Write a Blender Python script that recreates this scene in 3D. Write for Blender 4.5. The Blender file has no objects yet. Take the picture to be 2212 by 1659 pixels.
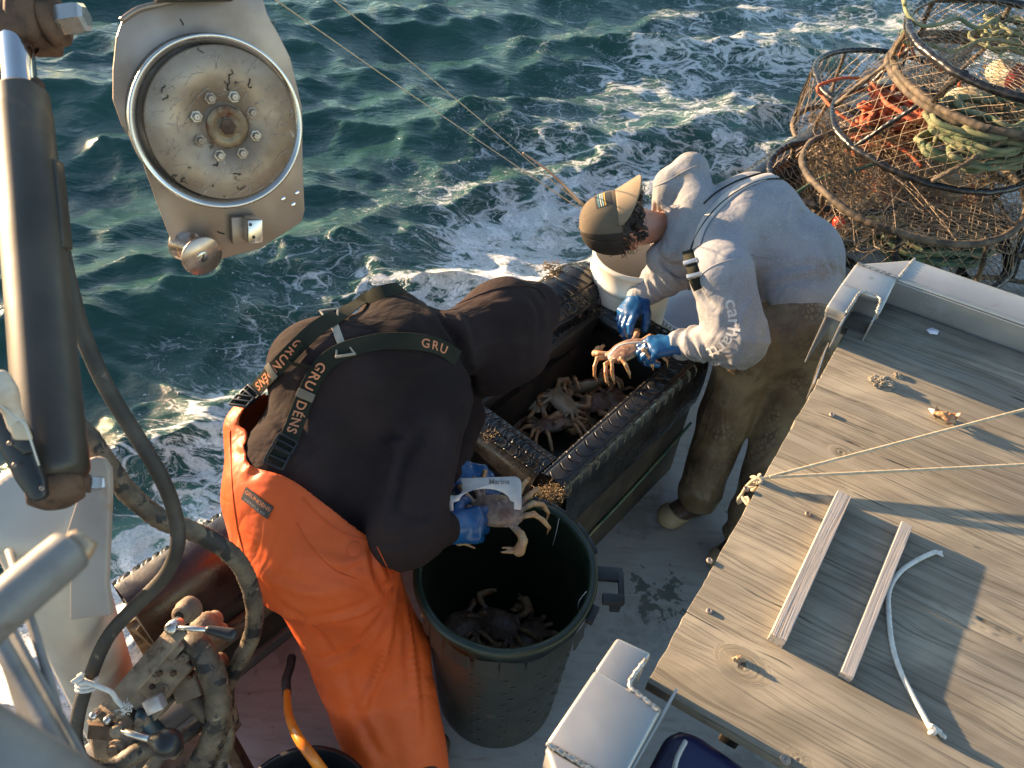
import bpy, bmesh, math, random
import numpy as np
from mathutils import Vector, Matrix
from mathutils.bvhtree import BVHTree
random.seed(7); RNG = np.random.default_rng(7)
SC = bpy.context.scene; COL = SC.collection
# ---------------- camera, world, sun, exposure ----------------
CAM_H = 2.8; PITCH = math.radians(46); ROLL = math.radians(4); FPX = 1661.0; IW, IH = 2212.0, 1659.0
FWD = np.array([0, math.cos(PITCH), -math.sin(PITCH)]); _r0 = np.array([1., 0, 0]); _u0 = np.cross(_r0, FWD)
RIGHT = _r0*math.cos(ROLL)+_u0*math.sin(ROLL); UP = -_r0*math.sin(ROLL)+_u0*math.cos(ROLL)
EYE = np.array([0, 0, CAM_H])
cd = bpy.data.cameras.new("camera"); cam = bpy.data.objects.new("camera", cd); COL.objects.link(cam)
cam.matrix_world = Matrix([[RIGHT[0], UP[0], -FWD[0], EYE[0]], [RIGHT[1], UP[1], -FWD[1], EYE[1]], [RIGHT[2], UP[2], -FWD[2], EYE[2]], [0, 0, 0, 1]])
cd.sensor_width = 36; cd.lens = 36*FPX/IW; cd.clip_start = 0.02; cd.clip_end = 2000
cd.dof.use_dof = True; cd.dof.focus_distance = 2.4; cd.dof.aperture_fstop = 6.5
SC.camera = cam
W = bpy.data.worlds.new("World"); SC.world = W; W.use_nodes = True
SUN_EL = math.radians(7.5); SUN_AZ = math.radians(-62)      # azimuth clockwise from +Y
SUNDIR = np.array([math.sin(SUN_AZ)*math.cos(SUN_EL), math.cos(SUN_AZ)*math.cos(SUN_EL), math.sin(SUN_EL)])
nt = W.node_tree; sky = nt.nodes.new("ShaderNodeTexSky"); sky.sky_type = 'NISHITA'; sky.sun_disc = False
sky.sun_elevation = SUN_EL; sky.sun_rotation = SUN_AZ; sky.air_density = .8; sky.dust_density = .35; sky.ozone_density = 1.4
bg = nt.nodes["Background"]; bg.inputs[1].default_value = 0.15; 
tn = nt.nodes.new("ShaderNodeMix"); tn.data_type = 'RGBA'; tn.blend_type = 'MULTIPLY'; tn.inputs[0].default_value = 1; tn.inputs[7].default_value = (1.0, .925, .85, 1)   # thin haze takes some blue out of the sky
nt.links.new(sky.outputs[0], tn.inputs[6]); nt.links.new(tn.outputs[2], bg.inputs[0])
sl = bpy.data.lights.new("sun", 'SUN'); sl.energy = 5.0; sl.angle = math.radians(0.6); sl.color = (1.0, 0.69, 0.40)
so = bpy.data.objects.new("sun", sl); COL.objects.link(so); so.rotation_euler = Vector(-SUNDIR).to_track_quat('-Z', 'Y').to_euler(); so.location = (-6, 3, 5)
SC.view_settings.view_transform = 'Standard'; SC.view_settings.look = 'None'; SC.view_settings.exposure = 1.88; SC.view_settings.gamma = 1
SC.cycles.use_denoising = True; SC.cycles.max_bounces = 6; SC.cycles.diffuse_bounces = 3; SC.cycles.glossy_bounces = 3; SC.cycles.transmission_bounces = 2
SC.cycles.caustics_reflective = False; SC.cycles.caustics_refractive = False; SC.cycles.sample_clamp_indirect = 4

# ---------------- placing helpers: a sight line met with a plane of known height ----------------
def ray(x, y): return FWD+RIGHT*((x-IW/2)/FPX)-UP*((y-IH/2)/FPX)
def at(x, y, z):
    d = ray(x, y); return EYE+d*((z-CAM_H)/d[2])
def atd(x, y, d): return EYE+ray(x, y)*d
def proj(p):
    v = np.array(p)-EYE; zc = v@FWD; return (IW/2+FPX*(v@RIGHT)/zc, IH/2-FPX*(v@UP)/zc, zc)
def A3(*a): return np.array(a, float)
def nrm(v):
    v = np.array(v, float); return v/(np.linalg.norm(v)+1e-12)

# ---------------- object helpers ----------------
ORG = {}
def tag(o, label=None, cat=None, group=None, kind=None):
    if label: o['label'] = label
    if cat: o['category'] = cat
    if group: o['group'] = group
    if kind: o['kind'] = kind
    return o
def thing(name, loc, label, cat, group=None):
    o = bpy.data.objects.new(name, None); COL.objects.link(o); o.location = loc; o.empty_display_size = .05
    ORG[o] = np.array(loc, float); return tag(o, label, cat, group)
def mk(name, V, F, mat, parent=None, smooth=True, label=None, cat=None, group=None, kind=None, origin=None, sharp=None):
    V = np.asarray(V, float).reshape(-1, 3)
    if parent is not None: base = ORG[parent]
    elif origin is not None: base = np.array(origin, float)
    else: base = np.array([V[:, 0].mean(), V[:, 1].mean(), V[:, 2].min()])
    me = bpy.data.meshes.new(name)
    if isinstance(F, np.ndarray):
        n = F.shape[1]; me.vertices.add(len(V)); me.vertices.foreach_set("co", (V-base).astype(np.float32).ravel())
        me.loops.add(F.size); me.loops.foreach_set("vertex_index", F.astype(np.int32).ravel())
        me.polygons.add(len(F)); me.polygons.foreach_set("loop_start", np.arange(0, F.size, n, dtype=np.int32))
        me.polygons.foreach_set("loop_total", np.full(len(F), n, np.int32)); me.update(calc_edges=True)
    else:
        me.from_pydata((V-base).tolist(), [], [list(f) for f in F]); me.update()
    if smooth:
        me.polygons.foreach_set("use_smooth", np.ones(len(me.polygons), bool))
        if sharp: me.set_sharp_from_angle(angle=math.radians(sharp))
    if mat: me.materials.append(mat)
    o = bpy.data.objects.new(name, me); COL.objects.link(o)
    if parent is not None:
        o.parent = parent; o.location = (0, 0, 0)
    else: o.location = base
    ORG[o] = base
    return tag(o, label, cat, group, kind)
def join(*parts):
    V = []; F = []; n = 0
    for v, f in parts:
        V.append(np.asarray(v, float).reshape(-1, 3)); F += [tuple(int(i)+n for i in q) for q in f]; n += len(V[-1])
    return np.concatenate(V), F
def bmout(bm):
    bm.verts.ensure_lookup_table(); bm.verts.index_update()
    V = np.array([v.co[:] for v in bm.verts]); F = [tuple(v.index for v in f.verts) for f in bm.faces]; bm.free(); return V, F
def box(c, ax, ay, az, sx, sy, sz, bev=0.0, seg=2):
    """oriented box, centre c, unit axes, full sizes"""
    bm = bmesh.new(); bmesh.ops.create_cube(bm, size=1)
    for v in bm.verts: v.co = Vector((v.co.x*sx, v.co.y*sy, v.co.z*sz))
    if bev: bmesh.ops.bevel(bm, geom=bm.edges[:], offset=bev, segments=seg, profile=.5, affect='EDGES')
    V, F = bmout(bm); R = np.stack([nrm(ax), nrm(ay), nrm(az)]); return V@R+np.array(c, float), F
def boxv(a, b, w, t, up=(0, 0, 1), bev=.002):
    """bar from a to b, width w (sideways), thickness t (along up)"""
    a = np.array(a, float); b = np.array(b, float); x = nrm(b-a); y = nrm(np.cross(up, x)); z = np.cross(x, y)
    return box((a+b)/2, x, y, z, np.linalg.norm(b-a), w, t, bev)
def prism(poly, z0, z1, bev=0.0, seg=2):
    bm = bmesh.new(); vs = [bm.verts.new((p[0], p[1], z0)) for p in poly]; f = bm.faces.new(vs)
    r = bmesh.ops.extrude_face_region(bm, geom=[f]); up = [e for e in r['geom'] if isinstance(e, bmesh.types.BMVert)]
    for v in up: v.co.z = z1
    bmesh.ops.recalc_face_normals(bm, faces=bm.faces[:])
    if bev: bmesh.ops.bevel(bm, geom=bm.edges[:], offset=bev, segments=seg, profile=.5, affect='EDGES')
    return bmout(bm)
def xf(VF, o, X, Y, Z):
    V, F = VF; return np.asarray(V)@np.stack([X, Y, Z])+np.array(o, float), F
def spl(P, n=12, closed=False):
    P = [np.array(p, float) for p in P]; out = []; N = len(P)
    rng = range(N if closed else N-1)
    for i in rng:
        p1, p2 = P[i], P[(i+1) % N]
        p0 = P[(i-1) % N] if (closed or i > 0) else 2*p1-p2
        p3 = P[(i+2) % N] if (closed or i < N-2) else 2*p2-p1
        for k in range(n):
            t = k/n; out.append(.5*((2*p1)+(-p0+p2)*t+(2*p0-5*p1+4*p2-p3)*t*t+(-p0+3*p1-3*p2+p3)*t**3))
    if not closed: out.append(P[-1])
    return np.array(out)
def resamp(P, step):
    P = np.asarray(P); d = np.r_[0, np.cumsum(np.linalg.norm(np.diff(P, axis=0), axis=1))]
    n = max(2, int(d[-1]/step)+1); s = np.linspace(0, d[-1], n); return np.stack([np.interp(s, d, P[:, i]) for i in range(3)], 1), s
def frames(P, closed=False):
    T = np.gradient(P, axis=0)
    if closed: T = np.roll(P, -1, 0)-np.roll(P, 1, 0)
    T /= np.linalg.norm(T, axis=1)[:, None]+1e-12
    N = np.zeros_like(P); a = np.array([0, 0, 1.]) if abs(T[0][2]) < .9 else np.array([1., 0, 0])
    N[0] = nrm(a-T[0]*(a@T[0]))
    for i in range(1, len(P)):
        v = N[i-1]-T[i]*(N[i-1]@T[i]); N[i] = v/(np.linalg.norm(v)+1e-12)
    return T, N, np.cross(T, N)
def tube(P, r, seg=10, caps=True, closed=False, rf=None):
    """rf(s, theta) -> radius factor"""
    P = np.asarray(P, float); T, N, B = frames(P, closed); n = len(P)
    s = np.r_[0, np.cumsum(np.linalg.norm(np.diff(P, axis=0), axis=1))]
    r = np.broadcast_to(np.asarray(r, float), (n,)); th = np.arange(seg)/seg*2*math.pi
    R = r[:, None]*np.ones((1, seg))
    if rf is not None: R = R*rf(s[:, None], th[None, :])
    V = P[:, None]+R[..., None]*(np.cos(th)[None, :, None]*N[:, None]+np.sin(th)[None, :, None]*B[:, None])
    V = V.reshape(-1, 3); F = []
    for i in range(n if closed else n-1):
        a = i*seg; b = ((i+1) % n)*seg
        for j in range(seg):
            k = (j+1) % seg; F.append((a+j, a+k, b+k, b+j))
    if caps and not closed: F.append(tuple(range(seg))[::-1]); F.append(tuple((n-1)*seg+j for j in range(seg)))
    return V, F
def ropefn(r, strands=3, pitch=None, amp=.13):
    pitch = pitch or r*7
    return lambda s, th: 1-amp+amp*np.abs(np.cos(strands/2*(th+2*math.pi*s/pitch)))*1.6
def rope(P, r, seg=9, step=None, closed=False, amp=.13):
    P2, s = resamp(np.vstack([P, P[:1]]) if closed else P, step or r*1.1)
    if closed: P2 = P2[:-1]
    return tube(P2, r, seg, not closed, closed, ropefn(r, amp=amp))
def lathe(prof, o, axis, seg=32, x=None, cap=False):
    """prof: list of (radius, along)"""
    Z = nrm(axis); X = nrm(x) if x is not None else nrm(np.cross(Z, [0.31, .9, .17])); X = nrm(X-Z*(X@Z)); Y = np.cross(Z, X)
    th = np.arange(seg)/seg*2*math.pi; V = []; F = []
    for r, h in prof: V.append(np.array(o)+r*(np.cos(th)[:, None]*X+np.sin(th)[:, None]*Y)+h*Z)
    V = np.concatenate(V)
    for i in range(len(prof)-1):
        for j in range(seg): k = (j+1) % seg; F.append((i*seg+j, i*seg+k, (i+1)*seg+k, (i+1)*seg+j))
    if cap: F.append(tuple(range(seg))[::-1]); F.append(tuple((len(prof)-1)*seg+j for j in range(seg)))
    return V, F
def gridmesh(P):
    """P (n,m,3) -> V,F array"""
    n, m, _ = P.shape; I = np.arange(n*m).reshape(n, m)
    return P.reshape(-1, 3), np.stack([I[:-1, :-1], I[1:, :-1], I[1:, 1:], I[:-1, 1:]], -1).reshape(-1, 4)
def link_mesh(a, b, c, r, step=None):   # thin wire bar
    return tube(np.array([a, b]), r, 5)
# value noise
_LAT = RNG.random((32, 32, 32)).astype(np.float32)
def vn(P, f=1.0, oct=1):
    out = 0; amp = 1; tot = 0
    for o in range(oct):
        Q = np.asarray(P)*f+o*7.31; i = np.floor(Q).astype(int); t = Q-i; t = t*t*(3-2*t); i &= 31; j = (i+1) & 31
        x, y, z = t[..., 0], t[..., 1], t[..., 2]
        def g(a, b, c): return _LAT[(i, j)[a][..., 0], (i, j)[b][..., 1], (i, j)[c][..., 2]]
        v = ((g(0,0,0)*(1-x)+g(1,0,0)*x)*(1-y)+(g(0,1,0)*(1-x)+g(1,1,0)*x)*y)*(1-z)+((g(0,0,1)*(1-x)+g(1,0,1)*x)*(1-y)+(g(0,1,1)*(1-x)+g(1,1,1)*x)*y)*z
        out = out+v*amp; tot += amp; amp *= .5; f *= 2.03
    return out/tot*2-1
# ---------------- signed distance modelling ----------------
def cap(a, b, ra, rb=None, k=.02): return ('c', A3(*a), A3(*b), ra, ra if rb is None else rb, k)
def ell(c, rad, R=None, k=.02): return ('e', A3(*c), A3(*rad), np.eye(3) if R is None else np.asarray(R), k)
def sub(p): return ('-', p)
def _d(p, X):
    if p[0] == 'c':
        a, b, ra, rb = p[1:5]; ab = b-a; t = np.clip(((X-a)@ab)/(ab@ab+1e-9), 0, 1)
        return np.linalg.norm(X-a-t[..., None]*ab, axis=-1)-(ra+(rb-ra)*t)
    if p[0] == 'e':
        q = (X-p[1])@p[3].T/p[2]; n = np.linalg.norm(q, axis=-1); m = np.linalg.norm(q/p[2], axis=-1)+1e-9; return n*(n-1)/m
    if p[0] == 'h': return (X-p[1])@p[2]
def sdf_mesh(prims, h, pad=.02, disp=None, smooth=1, cuts=()):
    lo = np.full(3, 1e9); hi = -lo; bb = []
    for p in prims:
        q = p[1] if p[0] == '-' else p
        if q[0] == 'c': a = np.minimum(q[1]-q[3], q[2]-q[4]); b = np.maximum(q[1]+q[3], q[2]+q[4])
        else: m = q[2].max(); a = q[1]-m; b = q[1]+m
        bb.append((a, b, q[-1])); 
        if p[0] != '-': lo = np.minimum(lo, a); hi = np.maximum(hi, b)
    lo -= pad+2*h; hi += pad+2*h; n = np.ceil((hi-lo)/h).astype(int)+1
    D = np.full(n, .08, np.float32); ax = [lo[i]+np.arange(n[i])*h for i in range(3)]
    for p, (a, b, k) in zip(prims, bb):
        i0 = np.maximum(0, ((a-lo-k-.03)/h).astype(int)); i1 = np.minimum(n, ((b-lo+k+.03)/h).astype(int)+2)
        if (i1 <= i0).any(): continue
        X = np.stack(np.meshgrid(ax[0][i0[0]:i1[0]], ax[1][i0[1]:i1[1]], ax[2][i0[2]:i1[2]], indexing='ij'), -1)
        sl_ = tuple(slice(i0[i], i1[i]) for i in range(3)); cur = D[sl_]
        if p[0] == '-':
            d = -_d(p[1], X); hh = np.clip(.5-.5*(cur-d)/k, 0, 1); D[sl_] = cur+(d-cur)*hh+k*hh*(1-hh)
        else:
            d = _d(p, X); hh = np.clip(.5+.5*(cur-d)/k, 0, 1); D[sl_] = d*hh+cur*(1-hh)-k*hh*(1-hh)
    if cuts:
        X = np.stack(np.meshgrid(*ax, indexing='ij'), -1)
        for c, nn in cuts: D = np.maximum(D, (X-np.array(c))@nrm(nn))
    V, F = snets(D, lo, h)
    for _ in range(smooth): V = lap(V, F)
    return V, F
def snets(D, lo, h):
    s = D < 0; c = sum(s[i:D.shape[0]-1+i, j:D.shape[1]-1+j, k:D.shape[2]-1+k].astype(np.int8) for i in (0, 1) for j in (0, 1) for k in (0, 1))
    act = (c > 0) & (c < 8); ci = np.argwhere(act); idx = np.full(act.shape, -1, np.int64); idx[act] = np.arange(len(ci))
    S = np.zeros((len(ci), 3)); cnt = np.zeros(len(ci))
    for a in range(3):
        o = [b for b in range(3) if b != a]
        for u in (0, 1):
            for v in (0, 1):
                off = np.zeros(3, int); off[o[0]] = u; off[o[1]] = v; p = ci+off; q = p.copy(); q[:, a] += 1
                d0 = D[tuple(p.T)]; d1 = D[tuple(q.T)]; m = (d0 < 0) != (d1 < 0); t = d0[m]/(d0[m]-d1[m])
                pos = np.tile(off.astype(float), (m.sum(), 1)); pos[:, a] += t; S[m] += pos; cnt[m] += 1
    V = (ci+S/cnt[:, None])*h+lo; F = []
    for a in range(3):
        o1, o2 = (a+1) % 3, (a+2) % 3
        A_ = s.take(range(0, s.shape[a]-1), a); B_ = s.take(range(1, s.shape[a]), a)
        e = np.argwhere(A_ != B_); e = e[(e[:, o1] > 0) & (e[:, o2] > 0) & (e[:, o1] < s.shape[o1]-1) & (e[:, o2] < s.shape[o2]-1)]
        ins = s[tuple(e.T)]; q = []
        for u, v in ((1, 1), (0, 1), (0, 0), (1, 0)):
            z = e.copy(); z[:, o1] -= u; z[:, o2] -= v; q.append(idx[tuple(z.T)])
        q = np.stack(q, 1); q[~ins] = q[~ins][:, ::-1]; F.append(q)
    return V, np.concatenate(F)
def lap(V, F, lam=.5):
    S = np.zeros_like(V); c = np.zeros(len(V))
    for a, b in ((0, 1), (1, 2), (2, 3), (3, 0)):
        np.add.at(S, F[:, a], V[F[:, b]]); np.add.at(c, F[:, a], 1); np.add.at(S, F[:, b], V[F[:, a]]); np.add.at(c, F[:, b], 1)
    return V+(S/np.maximum(c, 1)[:, None]-V)*lam
def vnorm(V, F):
    n = np.cross(V[F[:, 2]]-V[F[:, 0]], V[F[:, 3]]-V[F[:, 1]]); N = np.zeros_like(V)
    for i in range(4): np.add.at(N, F[:, i], n)
    return N/(np.linalg.norm(N, axis=1)[:, None]+1e-12)
def ridge(x): return 1-np.abs(x)*2
def folds(V, F, segs):
    """cloth folds: rings across each limb, strongest where asked: (a, b, amp, freq, t0, t1)"""
    N = vnorm(V, F); D = np.zeros(len(V))
    for a, b, amp, fr, t0, t1, *rr in segs:
        a = np.array(a); ab = np.array(b)-a; L = np.linalg.norm(ab); x = ab/L; rel = V-a; t = rel@x; rad = rel-t[:, None]*x
        y = nrm(np.cross(x, [.2, .3, 1.])); z = np.cross(x, y); rm = rr[0] if rr else .16
        q = np.stack([t*fr+.5*vn(V, 6)+ .35*fr*(rad@y), (rad@y)*fr*.35, (rad@z)*fr*.35], 1)
        w = np.clip((t/L-t0)/.12+.5, 0, 1)*np.clip((t1-t/L)/.12+.5, 0, 1)*np.clip((rm-np.linalg.norm(rad, axis=1))/.03, 0, 1)
        D += amp*w*(1-2.2*np.abs(vn(q, 1.0)))
    return V+N*D[:, None]

# ---------------- materials ----------------
def _n(nt, t, **kw):
    n = nt.nodes.new(t)
    for k, v in kw.items():
        if k[0] == 'i' and k[1:].isdigit(): n.inputs[int(k[1:])].default_value = v
        else: setattr(n, k, v)
    return n
def newmat(name):
    m = bpy.data.materials.new(name); m.use_nodes = True; return m, m.node_tree, m.node_tree.nodes["Principled BSDF"], m.node_tree.links.new
def noise(nt, vec, scale, detail=4, rough=.55, dist=0.):
    n = nt.nodes.new("ShaderNodeTexNoise"); n.inputs['Scale'].default_value = scale; n.inputs['Detail'].default_value = detail
    n.inputs['Roughness'].default_value = rough; n.inputs['Distortion'].default_value = dist; nt.links.new(vec, n.inputs['Vector']); return n.outputs['Fac']
def mrange(nt, v, a, b, c=0., d=1.):
    n = nt.nodes.new("ShaderNodeMapRange"); n.interpolation_type = 'SMOOTHSTEP'; nt.links.new(v, n.inputs[0])
    for i, x in enumerate((a, b, c, d)): n.inputs[i+1].default_value = x
    return n.outputs[0]
def mathn(nt, op, a, b=None, c=None):
    n = nt.nodes.new("ShaderNodeMath"); n.operation = op
    for i, x in enumerate((a, b, c)):
        if x is None: continue
        if isinstance(x, (int, float)): n.inputs[i].default_value = x
        else: nt.links.new(x, n.inputs[i])
    return n.outputs[0]
def mixc(nt, f, a, b):
    n = nt.nodes.new("ShaderNodeMix"); n.data_type = 'RGBA'
    for i, x in ((0, f), (6, a), (7, b)):
        if isinstance(x, (int, float)): n.inputs[i].default_value = x
        elif isinstance(x, tuple): n.inputs[i].default_value = (*x, 1)
        else: nt.links.new(x, n.inputs[i])
    return n.outputs[2]
def coords(nt, scale=(1, 1, 1), rot=(0, 0, 0)):
    t = nt.nodes.new("ShaderNodeTexCoord"); m = nt.nodes.new("ShaderNodeMapping"); m.inputs['Scale'].default_value = scale; m.inputs['Rotation'].default_value = rot
    nt.links.new(t.outputs['Object'], m.inputs['Vector']); return m.outputs[0]
def bumpn(nt, bs, h, strength, dist=.01, prev=None):
    b = nt.nodes.new("ShaderNodeBump"); b.inputs['Strength'].default_value = strength; b.inputs['Distance'].default_value = dist
    nt.links.new(h, b.inputs['Height'])
    if prev is not None: nt.links.new(prev, b.inputs['Normal'])
    nt.links.new(b.outputs[0], bs.inputs['Normal']); return b.outputs[0]
def mat(name, c1, c2=None, scale=6, rough=.6, metal=0., bump=.0, bscale=60, bdist=.004, spots=(), stretch=(1, 1, 1), rvar=.0, coat=0., sheen=0., rot=(0, 0, 0), lo=.35, hi=.65):
    """two-tone mottled surface; spots: list of (colour, scale, lo, hi)"""
    m, nt, bs, L = newmat(name); v = coords(nt, stretch, rot)
    col = mixc(nt, mrange(nt, noise(nt, v, scale), lo, hi), c1, c2 or c1)
    for i, (sc, ss, a, b) in enumerate(spots):
        col = mixc(nt, mrange(nt, noise(nt, v, ss, 6, .65, .3), a, b), col, sc)
    L(col, bs.inputs['Base Color']); bs.inputs['Metallic'].default_value = metal; bs.inputs['Roughness'].default_value = rough
    if rvar: L(mrange(nt, noise(nt, v, scale*1.7, 5), .3, .7, max(.02, rough-rvar), min(1, rough+rvar)), bs.inputs['Roughness'])
    if bump: bumpn(nt, bs, noise(nt, v, bscale, 6, .6), bump, bdist)
    if coat: bs.inputs['Coat Weight'].default_value = coat; bs.inputs['Coat Roughness'].default_value = .15
    if sheen: bs.inputs['Sheen Weight'].default_value = sheen; bs.inputs['Sheen Roughness'].default_value = .5
    return m
# ================= materials used all over =================
M = {}
M['rubber'] = mat('tyre_rubber', (.006, .006, .007), (.022, .021, .021), 9, .30, bump=.35, bscale=90, bdist=.002, rvar=.16, spots=[((.10, .075, .045), 22, .66, .74)])
M['rubber_dry'] = mat('rubber_hose', (.022, .019, .016), (.05, .043, .034), 12, .62, bump=.4, bscale=130, bdist=.002, spots=[((.16, .12, .08), 30, .62, .75)])
M['rubber_muddy'] = mat('muddy_rubber', (.05, .038, .026), (.15, .11, .072), 14, .75, bump=.5, bscale=110, bdist=.003, spots=[((.014, .012, .011), 11, .54, .64)])
M['alu'] = mat('aluminium', (.50, .485, .46), (.41, .40, .38), 5, .36, .55, bump=.05, bscale=160, bdist=.001, rvar=.1, spots=[((.36, .34, .31), 14, .62, .76)])
M['weld'] = mat('weld_bead', (.50, .48, .45), (.30, .28, .25), 40, .45, .7, bump=.8, bscale=120, bdist=.003)
M['steel'] = mat('worn_steel', (.26, .195, .15), (.36, .28, .225), 6, .45, .5, bump=.08, bscale=140, bdist=.001, rvar=.14, spots=[((.20, .12, .06), 5, .60, .78), ((.03, .022, .016), 16, .69, .74)])
M['steel_bright'] = mat('bright_steel', (.62, .58, .53), (.52, .48, .44), 9, .24, .9, rvar=.1, spots=[((.35, .24, .15), 12, .64, .8)])
M['chrome'] = mat('chrome', (.70, .68, .66), (.62, .6, .6), 4, .10, 1.0, rvar=.03)
M['rust'] = mat('rusty_iron', (.06, .032, .020), (.15, .085, .05), 22, .8, .2, bump=.7, bscale=90, bdist=.003, spots=[((.035, .025, .02), 14, .58, .7)])
M['white_paint'] = mat('old_white_paint', (.44, .38, .31), (.52, .46, .39), 4, .45, 0, bump=.12, bscale=60, bdist=.001, spots=[((.42, .34, .24), 7, .60, .76), ((.27, .11, .035), 8, .66, .74), ((.12, .09, .06), 30, .70, .76)])
M['dark_tank'] = mat('dark_stained_panel', (.016, .012, .008), (.04, .028, .018), 7, .7, bump=.35, bscale=60, bdist=.002, spots=[((.075, .05, .03), 14, .62, .75)])
M['twine'] = mat('tan_twine', (.42, .33, .21), (.52, .43, .3), 60, .9, bump=.5, bscale=300, bdist=.001)
M['cord_white'] = mat('white_cotton_cord', (.66, .62, .56), (.56, .52, .46), 60, .9, bump=.6, bscale=260, bdist=.001)
M['rope_green'] = mat('green_rope', (.045, .10, .065), (.13, .16, .09), 18, .85, bump=.6, bscale=240, bdist=.002, spots=[((.22, .18, .09), 9, .56, .7)])
M['rope_pale'] = mat('pale_green_rope', (.10, .135, .07), (.23, .22, .12), 14, .85, bump=.6, bscale=240, bdist=.002)
M['rope_orange'] = mat('orange_rope', (.46, .085, .03), (.36, .11, .05), 18, .8, bump=.6, bscale=240, bdist=.002)
M['rope_brown'] = mat('grimy_rope', (.06, .045, .028), (.17, .12, .07), 16, .9, bump=.8, bscale=160, bdist=.003)
M['blackplastic'] = mat('black_plastic', (.012, .012, .013), (.02, .02, .02), 12, .35, bump=.15, bscale=90, bdist=.001, spots=[((.13, .1, .07), 26, .68, .78)])

# ================= sea =================
def sea():
    na, nr = 620, 760
    th = np.linspace(math.radians(-112), math.radians(100), na); r = .75*np.exp(np.linspace(0, math.log(420/.75), nr))
    R, T = np.meshgrid(r, th, indexing='ij'); X = R*np.sin(T)-.2; Y = R*np.cos(T)-.4; Z = np.zeros_like(X); DX = np.zeros_like(X); DY = np.zeros_like(X)
    g = np.random.default_rng(11)
    for i in range(64):
        lam = 3.4*(0.09/3.4)**(i/63.0)**0.85 if False else 3.6*(.11/3.6)**(i/63.0); k = 2*math.pi/lam
        a = math.radians(g.normal(98, 22 if lam > .6 else 42)); dx, dy = math.cos(a), math.sin(a)
        amp = .0100*lam if lam > 1.6 else (.0135*lam if lam > .3 else .0125*lam)
        amp = amp*np.clip(1.2-R/(lam*95), 0, 1)
        ph = k*(X*dx+Y*dy)+g.uniform(0, 6.28)
        Z += amp*np.sin(ph); c = amp*np.cos(ph)*.85; DX += c*dx; DY += c*dy
    # distance outboard of the hull and the churned wake beside it
    U = np.array([.655, .755]); N2 = np.array([-.755, .655]); G0 = np.array([-1.14, 1.10])
    d = (X-G0[0])*N2[0]+(Y-G0[1])*N2[1]; s = (X-G0[0])*U[0]+(Y-G0[1])*U[1]
    P = np.stack([X, Y, Z*0], -1)
    chop = np.exp(-np.clip(d-.1, 0, 9)/.9)*(1/(1+np.exp(-(s+2.0)/.5)))
    Z += chop*.060*vn(P, 3.2, 4)*np.clip(1.3-s*.16, .35, 1)+chop*.022*vn(P, 11, 2)
    Z += .20*np.exp(-((d-.38+.12*vn(P, 1.3))/.22)**2)*np.exp(-((s+.12)/.75)**2)*(1+.7*vn(P, 4.5, 3))   # the curling bow wave near the rail
    # foam density
    wob = .55*vn(P, .55, 2)+.3*vn(P, 1.7, 2)
    edge = 1.30+.34*np.clip(s, -1, 9)+.35*np.maximum(s-4.5, 0)
    core = 1/(1+np.exp(np.clip((d-edge*.66+wob*.8)/.18, -50, 50))); outer = 1/(1+np.exp(np.clip((d-edge-.15+wob*.6)/.16, -50, 50)))
    near = np.exp(-((d-.42+.25*wob)/.42)**2)*np.clip(1.25-np.abs(s+.1)/1.5, 0, 1)
    foam = np.clip(.82*core*np.clip(1.25-np.maximum(s-1.6, 0)*.24, .42, 1)+.15*outer+.95*near, 0, 1)
    foam += .10*(vn(P, .8, 3) > .42)*(R > 5)
    foam = np.clip(foam, 0, 1)
    V, F = gridmesh(np.stack([X+DX, Y+DY, Z-.35], -1))
    o = mk('water', V, F[:, ::-1].copy(), None, kind='structure', origin=(0, 0, -.35))
    a = o.data.attributes.new('foam', 'FLOAT', 'POINT'); a.data.foreach_set('value', foam.astype(np.float32).ravel())
    m, nt, bs, L = newmat('sea_water'); v = coords(nt)
    at_ = nt.nodes.new("ShaderNodeAttribute"); at_.attribute_name = 'foam'; dens = at_.outputs['Fac']
    # warped coordinates
    def warp(v, sc, am):
        n = nt.nodes.new("ShaderNodeTexNoise"); n.inputs['Scale'].default_value = sc; n.inputs['Detail'].default_value = 4; L(v, n.inputs['Vector'])
        s_ = nt.nodes.new("ShaderNodeVectorMath"); s_.operation = 'SUBTRACT'; L(n.outputs['Color'], s_.inputs[0]); s_.inputs[1].default_value = (.5, .5, .5)
        q = nt.nodes.new("ShaderNodeVectorMath"); q.operation = 'MULTIPLY_ADD'; L(s_.outputs[0], q.inputs[0]); q.inputs[1].default_value = (am, am, am); L(v, q.inputs[2]); return q.outputs[0]
    mp = nt.nodes.new("ShaderNodeMapping"); mp.inputs['Rotation'].default_value = (0, 0, math.radians(-35)); mp.inputs['Scale'].default_value = (.62, 1.15, 1); L(v, mp.inputs[0])
    w = warp(warp(mp.outputs[0], 1.3, .75), 6, .16)
    def vor(sc):
        n = nt.nodes.new("ShaderNodeTexVoronoi"); n.feature = 'DISTANCE_TO_EDGE'; n.inputs['Scale'].default_value = sc; L(w, n.inputs['Vector']); return n.outputs['Distance']
    patch = noise(nt, v, 1.6, 5, .6); grain = noise(nt, w, 9, 6, .7)
    D = mathn(nt, 'MULTIPLY', dens, mrange(nt, patch, .34, .62, .42, 1.7))
    def ridged(sc, det): return mathn(nt, 'ABSOLUTE', mathn(nt, 'SUBTRACT', noise(nt, w, sc, det, .62, .5), .5))
    l1 = mathn(nt, 'SUBTRACT', mathn(nt, 'MULTIPLY', D, .13), vor(4.4)); r1 = mathn(nt, 'SUBTRACT', mathn(nt, 'MULTIPLY', D, .055), ridged(4.2, 5)); r2 = mathn(nt, 'SUBTRACT', mathn(nt, 'MULTIPLY', D, .055), ridged(11, 5))
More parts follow.
